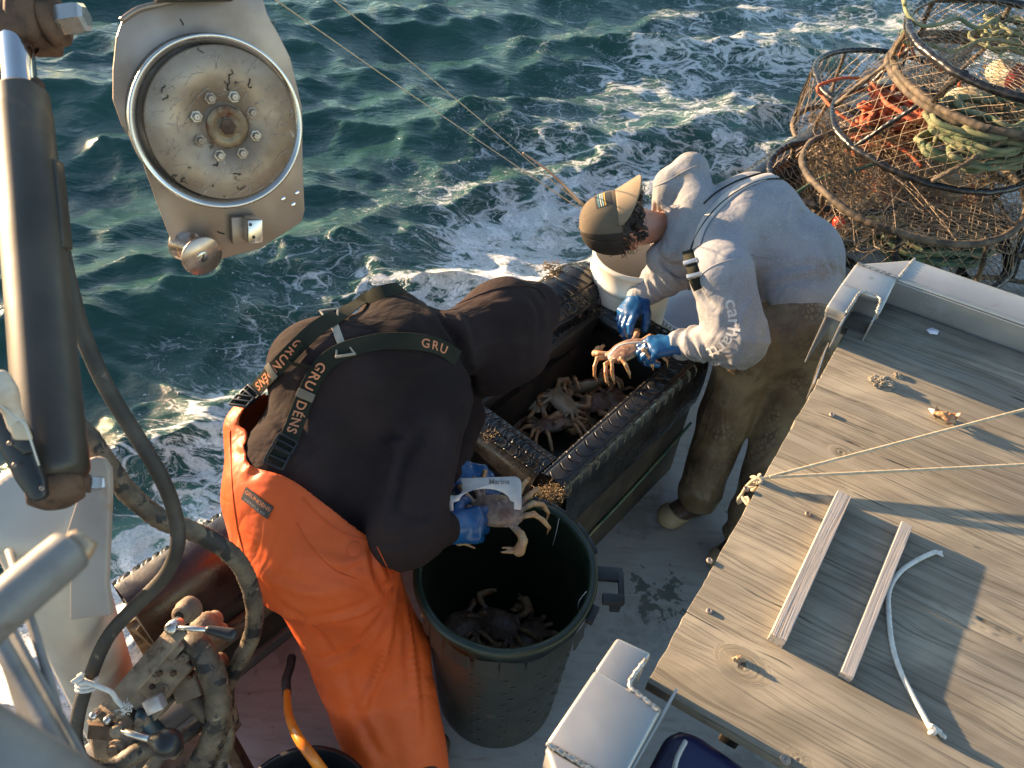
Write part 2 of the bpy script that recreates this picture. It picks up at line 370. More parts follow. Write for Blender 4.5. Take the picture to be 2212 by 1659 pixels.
    br = mathn(nt, 'MULTIPLY', mathn(nt, 'SUBTRACT', grain, .5), .16)
    lace = mathn(nt, 'MAXIMUM', mathn(nt, 'MULTIPLY', mrange(nt, mathn(nt, 'ADD', l1, br), .0, .06), .7), mathn(nt, 'MAXIMUM', mrange(nt, mathn(nt, 'ADD', r1, mathn(nt, 'MULTIPLY', br, .4)), -.005, .05), mathn(nt, 'MULTIPLY', mrange(nt, mathn(nt, 'ADD', r2, mathn(nt, 'MULTIPLY', br, .4)), -.005, .06), .8)))
    thick = mrange(nt, mathn(nt, 'ADD', D, mathn(nt, 'MULTIPLY', mathn(nt, 'SUBTRACT', noise(nt, w, 3.5, 8, .68), .5), 1.5)), 1.10, 1.45)
    speck = mathn(nt, 'MULTIPLY', mrange(nt, noise(nt, v, 34, 3, .6), .66, .70), mrange(nt, D, .05, .25))
    foamf = mathn(nt, 'MINIMUM', mathn(nt, 'MAXIMUM', mathn(nt, 'MAXIMUM', lace, thick), mathn(nt, 'MULTIPLY', speck, .8)), 1.0)
    foamf = mathn(nt, 'MULTIPLY', foamf, mrange(nt, dens, .02, .10))
    foamf = mathn(nt, 'MULTIPLY', foamf, mrange(nt, noise(nt, v, 55, 3, .7), .25, .55, .45, 1))
    deep = mixc(nt, mrange(nt, noise(nt, v, .9, 3), .35, .65), (.016, .058, .047), (.028, .084, .064))
    aer = mixc(nt, mrange(nt, mathn(nt, 'MULTIPLY', dens, mrange(nt, noise(nt, w, 2.2, 4), .35, .7)), .12, .85), deep, (.10, .21, .165))
    L(mixc(nt, foamf, aer, (.86, .86, .85)), bs.inputs['Base Color'])
    L(mathn(nt, 'ADD', mathn(nt, 'MULTIPLY', foamf, .6), .07), bs.inputs['Roughness']); bs.inputs['IOR'].default_value = 1.34
    mp2 = nt.nodes.new("ShaderNodeMapping"); mp2.inputs['Scale'].default_value = (.7, 1.5, 1); mp2.inputs['Rotation'].default_value = (0, 0, math.radians(-14)); L(v, mp2.inputs[0])
    b0 = bumpn(nt, bs, noise(nt, mp2.outputs[0], 3.0, 3, .5, .4), .55, .08)
    b1 = bumpn(nt, bs, noise(nt, mp2.outputs[0], 9, 7, .62, .5), .6, .03, b0)
    bumpn(nt, bs, foamf, .6, .012, b1)
    o.data.materials.append(m)
sea()

# ================= hull, deck =================
GU = nrm([.655, .755, 0]); GN = np.array([-GU[1], GU[0], 0])          # along the rail / outboard
G1 = A3(-1.13, 1.09, 0)
def gp(s, o=0, z=0): return G1+GU*s+GN*o+A3(0, 0, z)                     # point s metres aft along the rail, o outboard
def deckmat():
    m, nt, bs, L = newmat('painted_deck'); v = coords(nt)
    c = mixc(nt, mrange(nt, noise(nt, v, 3, 5), .3, .7), (.40, .38, .35), (.34, .32, .29))
    wp0 = at(1425, 1292, 0)-np.array(DECKC); dn = nt.nodes.new("ShaderNodeVectorMath"); dn.operation = 'DISTANCE'; L(v, dn.inputs[0]); dn.inputs[1].default_value = tuple(wp0)
    near_ = mrange(nt, dn.outputs['Value'], .05, .20, .16, 0)
    chips = mrange(nt, mathn(nt, 'ADD', mathn(nt, 'ADD', noise(nt, v, 14, 9, .72), near_), mathn(nt, 'MULTIPLY', noise(nt, v, 2.2, 2), .12)), .705, .72)
    wet = mrange(nt, noise(nt, coords(nt, (1, 1, 1), (0, 0, .6)), 2.6, 5, .6), .56, .62)
    c = mixc(nt, chips, c, (.10, .115, .10))
    c = mixc(nt, mathn(nt, 'MULTIPLY', mrange(nt, noise(nt, coords(nt, (1.5, 9, 1), (0, 0, -.9)), 4, 6, .7), .45, .75), .5), c, (.20, .15, .10))
    L(c, bs.inputs['Base Color']); c = mixc(nt, mathn(nt, 'MULTIPLY', wet, .35), c, (.13, .125, .115)); c = mixc(nt, mathn(nt, 'MULTIPLY', mrange(nt, noise(nt, v, 38, 5, .7), .60, .72), .5), c, (.16, .13, .10)); L(c, bs.inputs['Base Color'])
    L(mathn(nt, 'SUBTRACT', mrange(nt, noise(nt, v, 6, 4), .3, .7, .35, .6), mathn(nt, 'MULTIPLY', wet, .25)), bs.inputs['Roughness']); bumpn(nt, bs, noise(nt, v, 60, 5), .2, .002); return m
poly = [gp(-1.9, -.14), gp(7, -.14), gp(7, -5), gp(-1.9, -5)]; DECKC = gp(2.5, -2.5, 0)
V, F = prism(poly, -.12, 0.0); mk('deck', V, F, deckmat(), smooth=False, kind='structure', origin=DECKC)
V, F = prism([gp(-1.9, 0), gp(7, 0), gp(7, -.137), gp(-1.9, -.137)], -1.1, .05, .01); mk('hull_side', V, F, mat('hull_paint', (.09, .085, .08), (.16, .14, .12), 5, .5, bump=.2, bscale=40), kind='structure', sharp=40)
# paint wear patch on the deck beside the table
# ================= bulwark with tyre tread on its cap =================
bw = thing('bulwark', gp(2.5, -.06, 0), 'dark timber side wall of the boat capped with worn tyre tread', 'boat side wall')
mwood = mat('grimy_timber', (.11, .075, .045), (.22, .16, .10), 5, .75, bump=.6, bscale=24, bdist=.004, stretch=(1, 1, 6), spots=[((.03, .022, .016), 7, .52, .66), ((.34, .11, .04), 3, .66, .8)])
mk('wall_panel', *prism([gp(.0, -.01), gp(6.6, -.01), gp(6.6, -.12), gp(.0, -.12)], .052, .64, .006), M['dark_tank'], bw, sharp=40)
for z, hh, dd in ((.50, .07, .035), (.30, .09, .03)):
    V, F = box(gp(3.3, -.12-dd/2-.002, z), GU, -GN, (0, 0, 1), 6.5, dd, hh, .008); mk('stringer', V, F, mwood, bw, sharp=40)
for s in (.03, .55, 1.2, 2.0): mk('post', *box(gp(s, -.146-.022, .30), GU, -GN, (0, 0, 1), .07, .036, .50, .006), mwood, bw, sharp=40)
def strip(P0, u, w, prof, L, hf, step=.004, sag=0.0, seed=0):
    """tread sheet running along u from P0; prof = list of (across, up)"""
    u = nrm(u); w = nrm(w); pr, t = resamp(spl([(a, b, 0) for a, b in prof], 8), step); n = len(pr)
    tg = np.gradient(pr, axis=0); tg /= np.linalg.norm(tg, axis=1)[:, None]+1e-9; nn = np.stack([-tg[:, 1], tg[:, 0]], 1)
    if nn[n//2, 1] < 0: nn = -nn
    s = np.arange(0, L+step, step); S, T = np.meshgrid(s, t, indexing='ij'); hgt = hf(S, T)
    base = np.array(P0, float)+S[..., None]*u+pr[None, :, 0:1]*w+pr[None, :, 1:2]*A3(0, 0, 1)
    N3 = nn[None, :, 0:1]*w+nn[None, :, 1:2]*A3(0, 0, 1)
    base = base+N3*(hgt+.004*vn(base+seed, 5, 2)+sag*vn(base+seed*3, 2.2, 1))[..., None]
    V, F = gridmesh(base)
    a = V[F[0, 1]]-V[F[0, 0]]; b = V[F[0, 3]]-V[F[0, 0]]
    mid = (n//2)+len(s)//2*n; f = F[len(F)//2]; nrmf = np.cross(V[f[1]]-V[f[0]], V[f[3]]-V[f[0]])
    if nrmf@N3[0, n//2] < 0: F = F[:, ::-1].copy()
    return V, F
def sm(x, a, b): x = np.clip((x-a)/(b-a), 0, 1); return x*x*(3-2*x)
def tread(ribs, bands, amp=.006, lw=1.0):
    """ribs: groove positions; bands: (t0, t1, period, curve, slant)"""
    def f(S, T):
        h = np.zeros_like(S)
        for g, w in ribs: h -= amp*(1-sm(np.abs(T-g), w*.4, w*.9))
        for t0, t1, p, cv, slnt in bands:
            q = (T-t0)/(t1-t0); ss = S+.004*np.sin(S*37+t0*90)+.003*np.sin(S*91+T*60)+cv*np.sin(np.clip(q, 0, 1)*math.pi)+slnt*q
            x = np.abs(((ss/p) % 1)-.5)*p; e = sm(q, 0, .08)*(1-sm(q, .92, 1))
            h += e*(-amp*.8*(1-sm(x, .0012*lw, .0032*lw))+amp*.35*(sm(x, .003*lw, .0045*lw)*(1-sm(x, .005*lw, .008*lw))))
        return h
    return f
trA = tread([(.05, .004), (.095, .004), (.15, .004)], [(.0, .045, .034, 0, .004), (.1, .145, .034, .010, .006), (.155, .22, .034, -.012, .01)], .009, 2.2)
V, F = strip(gp(.0, .035, .66), GU, -GN, [(-.03, -.16), (-.012, -.04), (.02, .03), (.09, .052), (.15, .035), (.185, -.02), (.20, -.10), (.205, -.17)], 1.62, trA, .0036, .012, 3)
mk('tyre_tread', V, F, mat('tyre_stained', (.008, .008, .009), (.03, .022, .018), 6, .32, bump=.4, bscale=80, bdist=.002, rvar=.15, spots=[((.23, .06, .02), 3.2, .60, .75), ((.12, .09, .06), 24, .66, .74)]), bw)
V, F = strip(gp(1.64, .035, .64), GU, -GN, [(-.03, -.16), (-.012, -.04), (.02, .03), (.09, .05), (.14, .03), (.165, -.03)], 4.9, trA, .011, .01, 5)
mk('tyre_tread', V, F, M['rubber'], bw)
# ================= sorting box =================
BU = nrm([.63, .777, 0]); BV = np.array([-BU[1], BU[0], 0]); BO = A3(.194, 1.529, 0)
def bp(u, v, z=0): return BO+BU*u+BV*v+A3(0, 0, z)
BL, BW_, BZ = .90, .55, .72
bx = thing('sorting_box', bp(.45, .27, 0), 'deep dark crab sorting box with tyre tread nailed over its rim', 'sorting box')
for n_, (u0, u1, v0, v1) in dict(side_panel=(0, BL, 0, .06), end_panel=(0, .07, .062, BW_), far_end=(BL-.09, BL, .062, BW_), inner_side=(.072, BL-.092, BW_-.09, BW_)).items():
    nm = 'end_panel' if n_ == 'far_end' else ('side_panel' if n_ == 'inner_side' else n_)
    mk(nm, *prism([bp(u0, v0), bp(u1, v0), bp(u1, v1), bp(u0, v1)], .002, BZ, .004), M['dark_tank'], bx, sharp=40)
mk('floor_panel', *prism([bp(.071, .061), bp(BL-.091, .061), bp(BL-.091, BW_-.091), bp(.071, BW_-.091)], .38, .40), mat('wet_floor', (.012, .014, .010), (.03, .028, .02), 8, .22, bump=.3, bscale=40, spots=[((.05, .05, .035), 20, .6, .7)]), bx, smooth=False)
trR = tread([(.020, .004), (.083, .006), (.150, .004)], [(.026, .077, .040, 0, .012), (.090, .145, .047, .016, .004), (.156, .21, .052, -.012, .012)], .0055, 1.2)
V, F = strip(bp(.0, .095, BZ+.012), BU, -BV, [(-.012, -.07), (-.004, -.012), (.02, .008), (.075, .010), (.098, -.004), (.112, -.045), (.118, -.12), (.116, -.2), (.112, -.26)], BL, trR, .0028, .002, 1)
mk('tyre_tread', V, F, M['rubber'], bx)
trF = tread([(.05, .004), (.09, .004), (.13, .004), (.17, .003)], [(.0, .046, .036, .006, .01), (.052, .088, .036, .010, 0), (.094, .128, .036, -.010, 0), (.134, .168, .047, .012, .004)], .0055, 1.2)
V, F = strip(bp(.095, .10, BZ+.010), BV, -BU, [(-.012, -.06), (-.003, -.010), (.02, .006), (.09, .006), (.122, -.008), (.142, -.05), (.15, -.12), (.15, -.18)], .46, trF, .0028, .002, 2)
mk('tyre_tread', V, F, M['rubber'], bx)
V, F = strip(bp(BL+.02, .08, BZ+.006), BV, -BU, [(-.02, -.06), (-.005, -.012), (.02, .012), (.07, .012), (.12, -.02), (.128, -.07)], .50, trF, .004, .006, 4)
mk('tyre_tread', V, F, M['rubber'], bx)
V, F = strip(bp(-.02, BW_+.07, BZ+.004), BU, -BV, [(-.03, -.08), (-.01, -.015), (.03, .015), (.10, .014), (.155, -.02), (.165, -.09)], BL+.05, trA, .004, .006, 6)
mk('tyre_tread', V, F, M['rubber'], bx)
# corner lump of matted fibre
def tuft(name, c, n, rad, L_, m, parent=None, seed=0, flat=1., **kw):
    g = np.random.default_rng(seed); parts = []
    for i in range(n):
        p = np.array(c)+g.normal(0, rad, 3)*[1, 1, flat]; d = nrm(g.normal(0, 1, 3)); q = [p]
        for k in range(4): d = nrm(d+g.normal(0, .9, 3)*[1, 1, flat]); q.append(q[-1]+d*L_/4)
        parts.append(tube(spl(q, 3), g.uniform(.0006, .0016), 4))
    kw.setdefault('kind', 'stuff'); return mk(name, *join(*parts), m, parent, **kw)
mfib = mat('matted_fibre', (.16, .11, .06), (.30, .22, .13), 60, .95)
tuft('fibre', bp(-.02, .01, BZ+.006), 160, .016, .022, mfib, bx, 1, .3); tuft('fibre', bp(-.035, .04, BZ-.01), 160, .018, .022, mfib, bx, 2, .4)
tuft('fibre', bp(.0, .33, BZ+.016), 60, .014, .012, mfib, bx, 3, .15); tuft('fibre', bp(.22, .5, BZ+.020), 80, .02, .014, mfib, bx, 4, .12); tuft('fibre', bp(.8, .52, BZ+.015), 150, .03, .025, mfib, bx, 6, .2)
def pix_plate(pts, dep, th, m, name, parent, bev=.003, nrmv=None):
    P = [atd(x, y, d) for (x, y), d in zip(pts, dep)]; c = np.mean(P, 0)
    n = nrm(np.cross(P[1]-P[0], P[2]-P[0])) if nrmv is None else nrm(nrmv)
    if n@FWD < 0: n = -n
    x = nrm(P[1]-P[0]); x = nrm(x-n*(x@n)); y = np.cross(n, x)
    poly = [((p-c)@x, (p-c)@y) for p in P]; V, F = prism([(u, v, 0) for u, v in poly], 0, th, bev, 2); return mk(name, *xf((V, F), c, x, y, n), m, parent, sharp=50)
# rope drawn along the side of the box
def onpl(x, y, P0, n):
    d = ray(x, y); t = ((P0-EYE)@n)/(d@n); return EYE+d*t
P = [onpl(*q, BO-BV*.008, BV) for q in ((1240, 1192), (1268, 1162), (1340, 1085), (1420, 997), (1493, 913))]
P[0] = bp(.10, -.008, .11)
V, F = rope(spl(P, 10), .0065, amp=.16); mk('side_rope', V, F, M['rope_green'], label='pale green rope stretched along the side of the sorting box', cat='rope')
P = [bp(-.072, v, z) for v, z in ((.09, .60), (.16, .57), (.26, .585), (.36, .56), (.45, .58))]
V, F = rope(spl([q-BU*.0 for q in P], 10), .0065, amp=.16); mk('end_rope', V, F, M['rope_green'], label='short green rope knotted at the front end of the sorting box', cat='rope')
# ================= big tyre fender =================
tf = thing('tyre_fender', gp(1.93, .0, .6), 'bulging muddy tyre slung over the rail beyond the hooded man', 'tyre')
def torus_sec(c, ax, R, r, a0, a1, hf, n=220, m=70, squash=.8):
    ax = nrm(ax); X = nrm(np.cross(ax, [0, 0, 1.])); Y = np.cross(ax, X); s = np.linspace(a0, a1, n); t = np.linspace(-2.2, 2.2, m)
    S, T = np.meshgrid(s, t, indexing='ij'); h = hf(S*R, (T+2.2)*r)
    rr = r+h; rad = np.cos(S)[..., None]*X+np.sin(S)[..., None]*Y
    P_ = np.array(c)+rad*(R+rr*np.cos(T)*1.0)[..., None]+ax*(rr*np.sin(T)*squash*1.25)[..., None]
    return gridmesh(P_)
c0 = at(1212, 652, .73); n_, m_ = 190, 150; Ss, Tt = np.meshgrid(np.linspace(-.235, .235, n_), np.linspace(-2.0, 2.0, m_), indexing='ij'); rr_ = .118*(1-np.abs(Ss/.245)**3.2)**.45
trT = tread([(.10, .005), (.16, .005), (.30, .005), (.36, .005)], [(.0, .095, .045, .014, .01), (.105, .155, .045, 0, .01), (.165, .295, .045, .012, .02), (.305, .355, .045, 0, .01), (.365, .46, .045, -.014, .01)], .008)
rr_ = rr_+trT(Ss+.5, (Tt+2.0)*.118)+.010*vn(np.stack([Ss*9, Tt, Tt*0], -1), 1, 3)
P_ = c0+GU*Ss[..., None]+GN*(rr_*np.sin(Tt)*1.15)[..., None]+A3(0, 0, 1)*(rr_*np.cos(Tt))[..., None]
V, F = gridmesh(P_); F = F[:, ::-1].copy()
mk('tyre', V, F, M['rubber'], tf)
for k in range(5): tuft('mud', at(1190+k*14, 575+k*18, .845-.01*k), 110, .022, .018, mfib, tf, 8+k, .25)
# ================= white pail and tub =================
def pail(name, c, r0, r1, h, m, label, cat, lip=.006, tilt=(0, 0, 1), inner=None, seg=56, ribs=()):
    t = thing(name, c, label, cat); pr = [(0.001, .0), (r0*.97, .0), (r0, .008)]
    for z in np.linspace(.05, .86, 10): pr.append((r0+(r1-r0)*z, h*z))
    for z in ribs: pass
    pr += [(r1*.985, h*.87), (r1+lip, h*.88), (r1+lip, h*.90), (r1, h*.905), (r1, h*.975), (r1+lip, h*.98), (r1+lip, h), (r1-.004, h)]
    body = lathe(pr, c, tilt, seg); mk('bucket_wall', *body, m, t)
    ins = lathe([(r1-.0035, h-.001), (r1-.005, h*.9), (r0-.004, .012), (.001, .012)], c, tilt, seg); mk('bucket_inside', ins[0], [f[::-1] for f in ins[1]], inner or m, t); return t
M['pail'] = mat('dirty_white_plastic', (.80, .75, .66), (.74, .67, .55), 4, .42, spots=[((.28, .17, .09), 18, .68, .74), ((.45, .34, .22), 5, .64, .82)])
pc = at(1376, 545, .93); pb = A3(pc[0], pc[1], .002)
pail('white_bucket', pb, .155, .175, .93, M['pail'], 'tall dirty white plastic bucket standing behind the sorting box', 'bucket')
mtub = mat('clean_white_plastic', (.72, .75, .80), (.66, .69, .75), 4, .3)
tb = at(1492, 672, .42); tb[2] = 0.02
t = pail('white_tub', A3(tb[0], tb[1], 0.001), .13, .155, .42, mtub, 'open white tub with a ridged rim at the grey hooded man\'s elbow', 'bucket')
parts = [box(A3(tb[0], tb[1], .41)+.168*A3(math.cos(a), math.sin(a), 0), (math.cos(a), math.sin(a), 0), (-math.sin(a), math.cos(a), 0), (0, 0, 1), .010, .008, .018, .002, 1) for a in np.arange(48)/48*6.283]
mk('rim_teeth', *join(*parts), mtub, t)
# ================= green barrel =================
BC = A3(.02, 1.15, 0); BR = .250; BH = .85
ba = thing('barrel', BC, 'large dark green crab barrel with a split rim and broken handle', 'barrel')
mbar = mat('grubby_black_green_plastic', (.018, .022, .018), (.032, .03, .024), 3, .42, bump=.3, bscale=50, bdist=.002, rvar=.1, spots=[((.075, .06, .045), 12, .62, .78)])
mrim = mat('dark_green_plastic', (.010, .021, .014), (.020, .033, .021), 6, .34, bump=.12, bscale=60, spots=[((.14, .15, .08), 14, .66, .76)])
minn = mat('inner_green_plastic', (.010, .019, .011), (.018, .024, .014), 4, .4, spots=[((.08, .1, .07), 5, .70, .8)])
out = [(.001, .0), (.20, .0), (.21, .01)]+[(.21+(BR-.21-.008)*z/.75, z) for z in np.linspace(.03, .735, 14)]+[(BR-.004, .742), (BR-.003, .75)]
V, F = lathe(out, BC, (0, 0, 1), 96, (1, 0, 0)); mk('barrel_wall', V, F, mbar, ba)
rimp = [(r, z+.15) for r, z in ((BR-.004, .598), (BR+.0, .61), (BR+.001, .66), (BR+.008, .672), (BR+.014, .686), (BR+.011, .699), (BR, .704), (BR-.011, .698), (BR-.013, .684), (BR-.010, .674), (BR-.014, .655))]
V, F = lathe(rimp, BC, (0, 0, 1), 128, (1, 0, 0))
rel = V-BC; an = np.arctan2(rel[:, 1], rel[:, 0]); V[:, 2] += .004*np.sin(an*3+1)+.0025*np.sin(an*9); r_ = 1+.012*np.sin(an*2+.6); V[:, 0] = BC[0]+rel[:, 0]*r_; V[:, 1] = BC[1]+rel[:, 1]*r_
mk('barrel_rim', V, F, mrim, ba)
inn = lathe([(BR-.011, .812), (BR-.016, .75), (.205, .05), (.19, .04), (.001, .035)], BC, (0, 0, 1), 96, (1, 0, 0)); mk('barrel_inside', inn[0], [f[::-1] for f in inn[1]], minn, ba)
def arcp(a, r, z): return BC+A3(r*math.cos(a), r*math.sin(a), z)
# torn skirt strips below the rim, dimples, ribs
parts = []; g = np.random.default_rng(3)
a = -2.6
while a < 1.3:
    L_ = g.uniform(.12, .35); hh = g.uniform(.015, .05); n = 10; A_ = np.linspace(a, a+L_, n)
    lo_ = .75-hh*(1+.4*g.random(n)); P_ = np.stack([[arcp(x, BR+.007+.003*math.sin(x*9), .795) for x in A_], [arcp(x, BR+.011+.004*g.random(), l) for x, l in zip(A_, lo_)]], 1)
    v, f = gridmesh(P_); parts.append((v, f.tolist())); a += L_+g.uniform(0, .05)
mk('torn_skirt', *join(*parts), mbar, ba)
parts = []
for k in range(9):
    for z in np.arange(.08, .67, .05):
        a = -1.9+k*.42+(.1 if int(z*20) % 2 else 0); r = .21+(BR-.218)*z/.75
        X = A3(math.cos(a), math.sin(a), 0); parts.append(box(arcp(a, r+.001, z), X, (-X[1], X[0], 0), (0, 0, 1), .004, .014, .006, .0015, 1))
mk('wall_studs', *join(*parts), mbar, ba, kind='stuff')
def hand_grip(a, z, s=1.0):
    X = A3(math.cos(a), math.sin(a), 0); Y = A3(-math.sin(a), math.cos(a), 0); c = arcp(a, BR+.01, z)
    return [box(c+X*.035*s+Y*.03, X, Y, (0, 0, 1), .09*s, .045, .014, .003), box(c+X*.075*s-Y*.012, X, Y, (0, 0, 1), .016, .10, .018, .003), box(c+X*.05*s-Y*.05, X, Y, (0, 0, 1), .06, .03, .022, .003), box(c+X*.062*s-Y*.045-A3(0, 0, .03), X, Y, (0, 0, 1), .03, .03, .05, .003)]
mk('handle', *join(*hand_grip(-.02, .815)), M['blackplastic'], ba, sharp=40)
for a in (1.22, 1.0, .62, .42, -.42): mk('rim_tab', *box(arcp(a, BR+.022, .822), (math.cos(a), math.sin(a), 0), (-math.sin(a), math.cos(a), 0), (0, 0, 1), .022, .055, .02, .003), M['blackplastic'], ba, sharp=40)
mk('wire_whiskers', *join(*[tube(spl([arcp(a, .232, .70), arcp(a-.05, .222, .79), arcp(a-.02, .236, .85)], 6), .0013, 5) for a in (-.22, .9)]), M['cord_white'], ba)
# ================= work table =================
E1 = nrm([.52, .854, 0]); E2 = nrm([.88, -.475, 0]); TA = A3(.363, .732, 0); TK = .91; TZ = 2.8-1.7*TK
def tp(s, t, z=0): return (TA+E1*s+E2*t)*TK+A3(0, 0, z)
def woodmat(name, c1, c2, cdark, knots=(), rot=0., sc=1.0):
    m, nt, bs, L = newmat(name); v = coords(nt, (1, 1, 1), (0, 0, rot))
    sx = nt.nodes.new("ShaderNodeSeparateXYZ"); L(v, sx.inputs[0]); x, y, z = sx.outputs
    lon = mathn(nt, 'MULTIPLY', mathn(nt, 'SUBTRACT', noise(nt, coords(nt, (.8, 4, 4), (0, 0, rot)), 1.3, 2), .5), .055)
    yy = mathn(nt, 'ADD', y, lon)
    for (kx, ky, r) in knots:
        dx = mathn(nt, 'SUBTRACT', x, kx); dy = mathn(nt, 'SUBTRACT', y, ky)
        d = mathn(nt, 'SQRT', mathn(nt, 'ADD', mathn(nt, 'MULTIPLY', mathn(nt, 'MULTIPLY', dx, dx), .45), mathn(nt, 'MULTIPLY', dy, dy)))
        w = mrange(nt, d, r*.5, r*2.0, 1, 0); yy = mathn(nt, 'ADD', mathn(nt, 'MULTIPLY', yy, mathn(nt, 'SUBTRACT', 1.0, w)), mathn(nt, 'MULTIPLY', d, w))
    def cmb(a, fy):
        c = nt.nodes.new("ShaderNodeCombineXYZ"); L(mathn(nt, 'MULTIPLY', x, a), c.inputs[0]); L(mathn(nt, 'MULTIPLY', yy, fy*1.8), c.inputs[1]); L(mathn(nt, 'MULTIPLY', z, fy), c.inputs[2]); return c.outputs[0]
    g1 = noise(nt, cmb(2.0, 75*sc), 1, 3, .6); g2 = noise(nt, cmb(5, 260*sc), 1, 2, .5); g0 = noise(nt, cmb(.8, 22*sc), 1, 3)
    col = mixc(nt, mrange(nt, g0, .35, .65), c1, c2)
    col = mixc(nt, mathn(nt, 'MULTIPLY', mrange(nt, noise(nt, coords(nt, (2, 4, 4), (0, 0, rot)), 1.4, 4), .42, .68), .75), col, (.37, .33, .25))
    line = mrange(nt, g1, .52, .70); col = mixc(nt, mathn(nt, 'MULTIPLY', line, .62), col, cdark)
    col = mixc(nt, mathn(nt, 'MULTIPLY', mrange(nt, g2, .5, .72), .45), col, cdark)
    crack = mathn(nt, 'MULTIPLY', mrange(nt, noise(nt, cmb(1.3, 34*sc), 1, 2), .69, .73), mrange(nt, noise(nt, coords(nt, (3, 3, 3)), 2, 3), .45, .6)); col = mixc(nt, crack, col, (.035, .028, .02))
    h = mathn(nt, 'SUBTRACT', mathn(nt, 'SUBTRACT', mathn(nt, 'MULTIPLY', g2, .5), mathn(nt, 'MULTIPLY', line, .8)), mathn(nt, 'MULTIPLY', crack, 3))
    for (kx, ky, r) in knots:
        dx = mathn(nt, 'SUBTRACT', x, kx); dy = mathn(nt, 'SUBTRACT', y, ky)
        d = mathn(nt, 'SQRT', mathn(nt, 'ADD', mathn(nt, 'MULTIPLY', dx, dx), mathn(nt, 'MULTIPLY', dy, dy)))
        d = mathn(nt, 'ADD', d, mathn(nt, 'MULTIPLY', mathn(nt, 'SUBTRACT', noise(nt, v, 60, 4), .5), .02))
        ring = mrange(nt, mathn(nt, 'ABSOLUTE', mathn(nt, 'SUBTRACT', d, r)), .0, .004, 1, 0); hole = mrange(nt, d, r*.25, r*.42, 1, 0)
        col = mixc(nt, mathn(nt, 'MAXIMUM', mathn(nt, 'MULTIPLY', ring, .25), mathn(nt, 'MULTIPLY', hole, .8)), col, (.05, .038, .025)); h = mathn(nt, 'SUBTRACT', h, mathn(nt, 'MULTIPLY', hole, 2))
    L(col, bs.inputs['Base Color']); L(mrange(nt, g1, .3, .7, .6, .85), bs.inputs['Roughness']); bs.inputs['Specular IOR Level'].default_value = .25
    bumpn(nt, bs, h, .9, .0022); return m
tb_ = thing('work_table', tp(.8, .8, 0), 'weathered plank work table framed with bent aluminium rails', 'table')
rotg = math.atan2(.475, .88)
def lk(s, t):  # table spot in the table's grain coordinates
    p = tp(s, t)-tp(.8, .8); return (p[0]*math.cos(rotg)-p[1]*math.sin(rotg), p[0]*math.sin(rotg)+p[1]*math.cos(rotg))
kn = [(*lk(.155, .150), .022), (*lk(.93, .14), .014), (*lk(.02, .33), .010)]
M['tablewood'] = woodmat('weathered_planks', (.175, .155, .120), (.235, .212, .170), (.095, .08, .06), kn, rotg)
bz = [(0.0, .5365, TZ, .0), (.538, 1.1615, TZ-.0008, .0), (1.163, 1.502, TZ, .0)]
for i, (s0, s1, z, _) in enumerate(bz):
    g = np.random.default_rng(i); n = 34; e = []
    for k in range(n+1):
        s = s0+(s1-s0)*k/n; e.append(tp(s, -.013+.0013*g.normal()))
    poly = e+[tp(s1, 2.3), tp(s0, 2.3)]
    V, F = prism(poly, z-.036, z, .0016, 2); mk('plank', V, F, M['tablewood'], tb_, sharp=45)
poly = [tp(1.503, .045), tp(1.71, .045), tp(1.71, 2.3), tp(1.503, 2.3)]
mk('plank', *prism(poly, TZ-.036, TZ-.001, .003), M['tablewood'], tb_, sharp=45)
poly = [tp(1.46, -.028), tp(1.60, -.028), tp(1.60, .030), tp(1.503, .030), tp(1.503, .0), tp(1.46, .0)]
mk('plank', *prism([tp(1.503, -.03), tp(1.60, -.03), tp(1.60, .042), tp(1.503, .042)], TZ-.036, TZ-.003, .003), M['tablewood'], tb_, sharp=45)
for (s, t) in ((.2, .5), (.2, 1.6), (1.4, .5), (1.4, 1.6)):
    mk('leg', *box(tp(s, t, TZ/2-.02), E1, E2, (0, 0, 1), .07, .07, TZ-.045, .004), M['dark_tank'], tb_)
mk('apron', *box(tp(.75, .20, TZ-.09), E1, E2, (0, 0, 1), 1.3, .04, .10, .004), M['dark_tank'], tb_)
# screws
def screw(s, t, r=.0075):
    c = tp(s, t, TZ+.0005); V, F = lathe([(.0008, .0015), (r*.35, .0012), (r*.4, .0030), (r*.8, .0034), (r, .001), (r, -.002)], c, (0, 0, 1), 14); return mk('screw', V, F, M['steel'], tb_)
def stp(x, y):
    w = at(x, y, TZ)/TK-TA; d = E1[0]*E2[1]-E1[1]*E2[0]; return ((w[0]*E2[1]-w[1]*E2[0])/d, (E1[0]*w[1]-E1[1]*w[0])/d)
for q in ((1612, 1056), (1532, 1320), (1533, 1211), (1696, 1641), (1797, 896), (1745, 1110)): screw(*stp(*q), .0075 if q[0] != 1696 else .011)
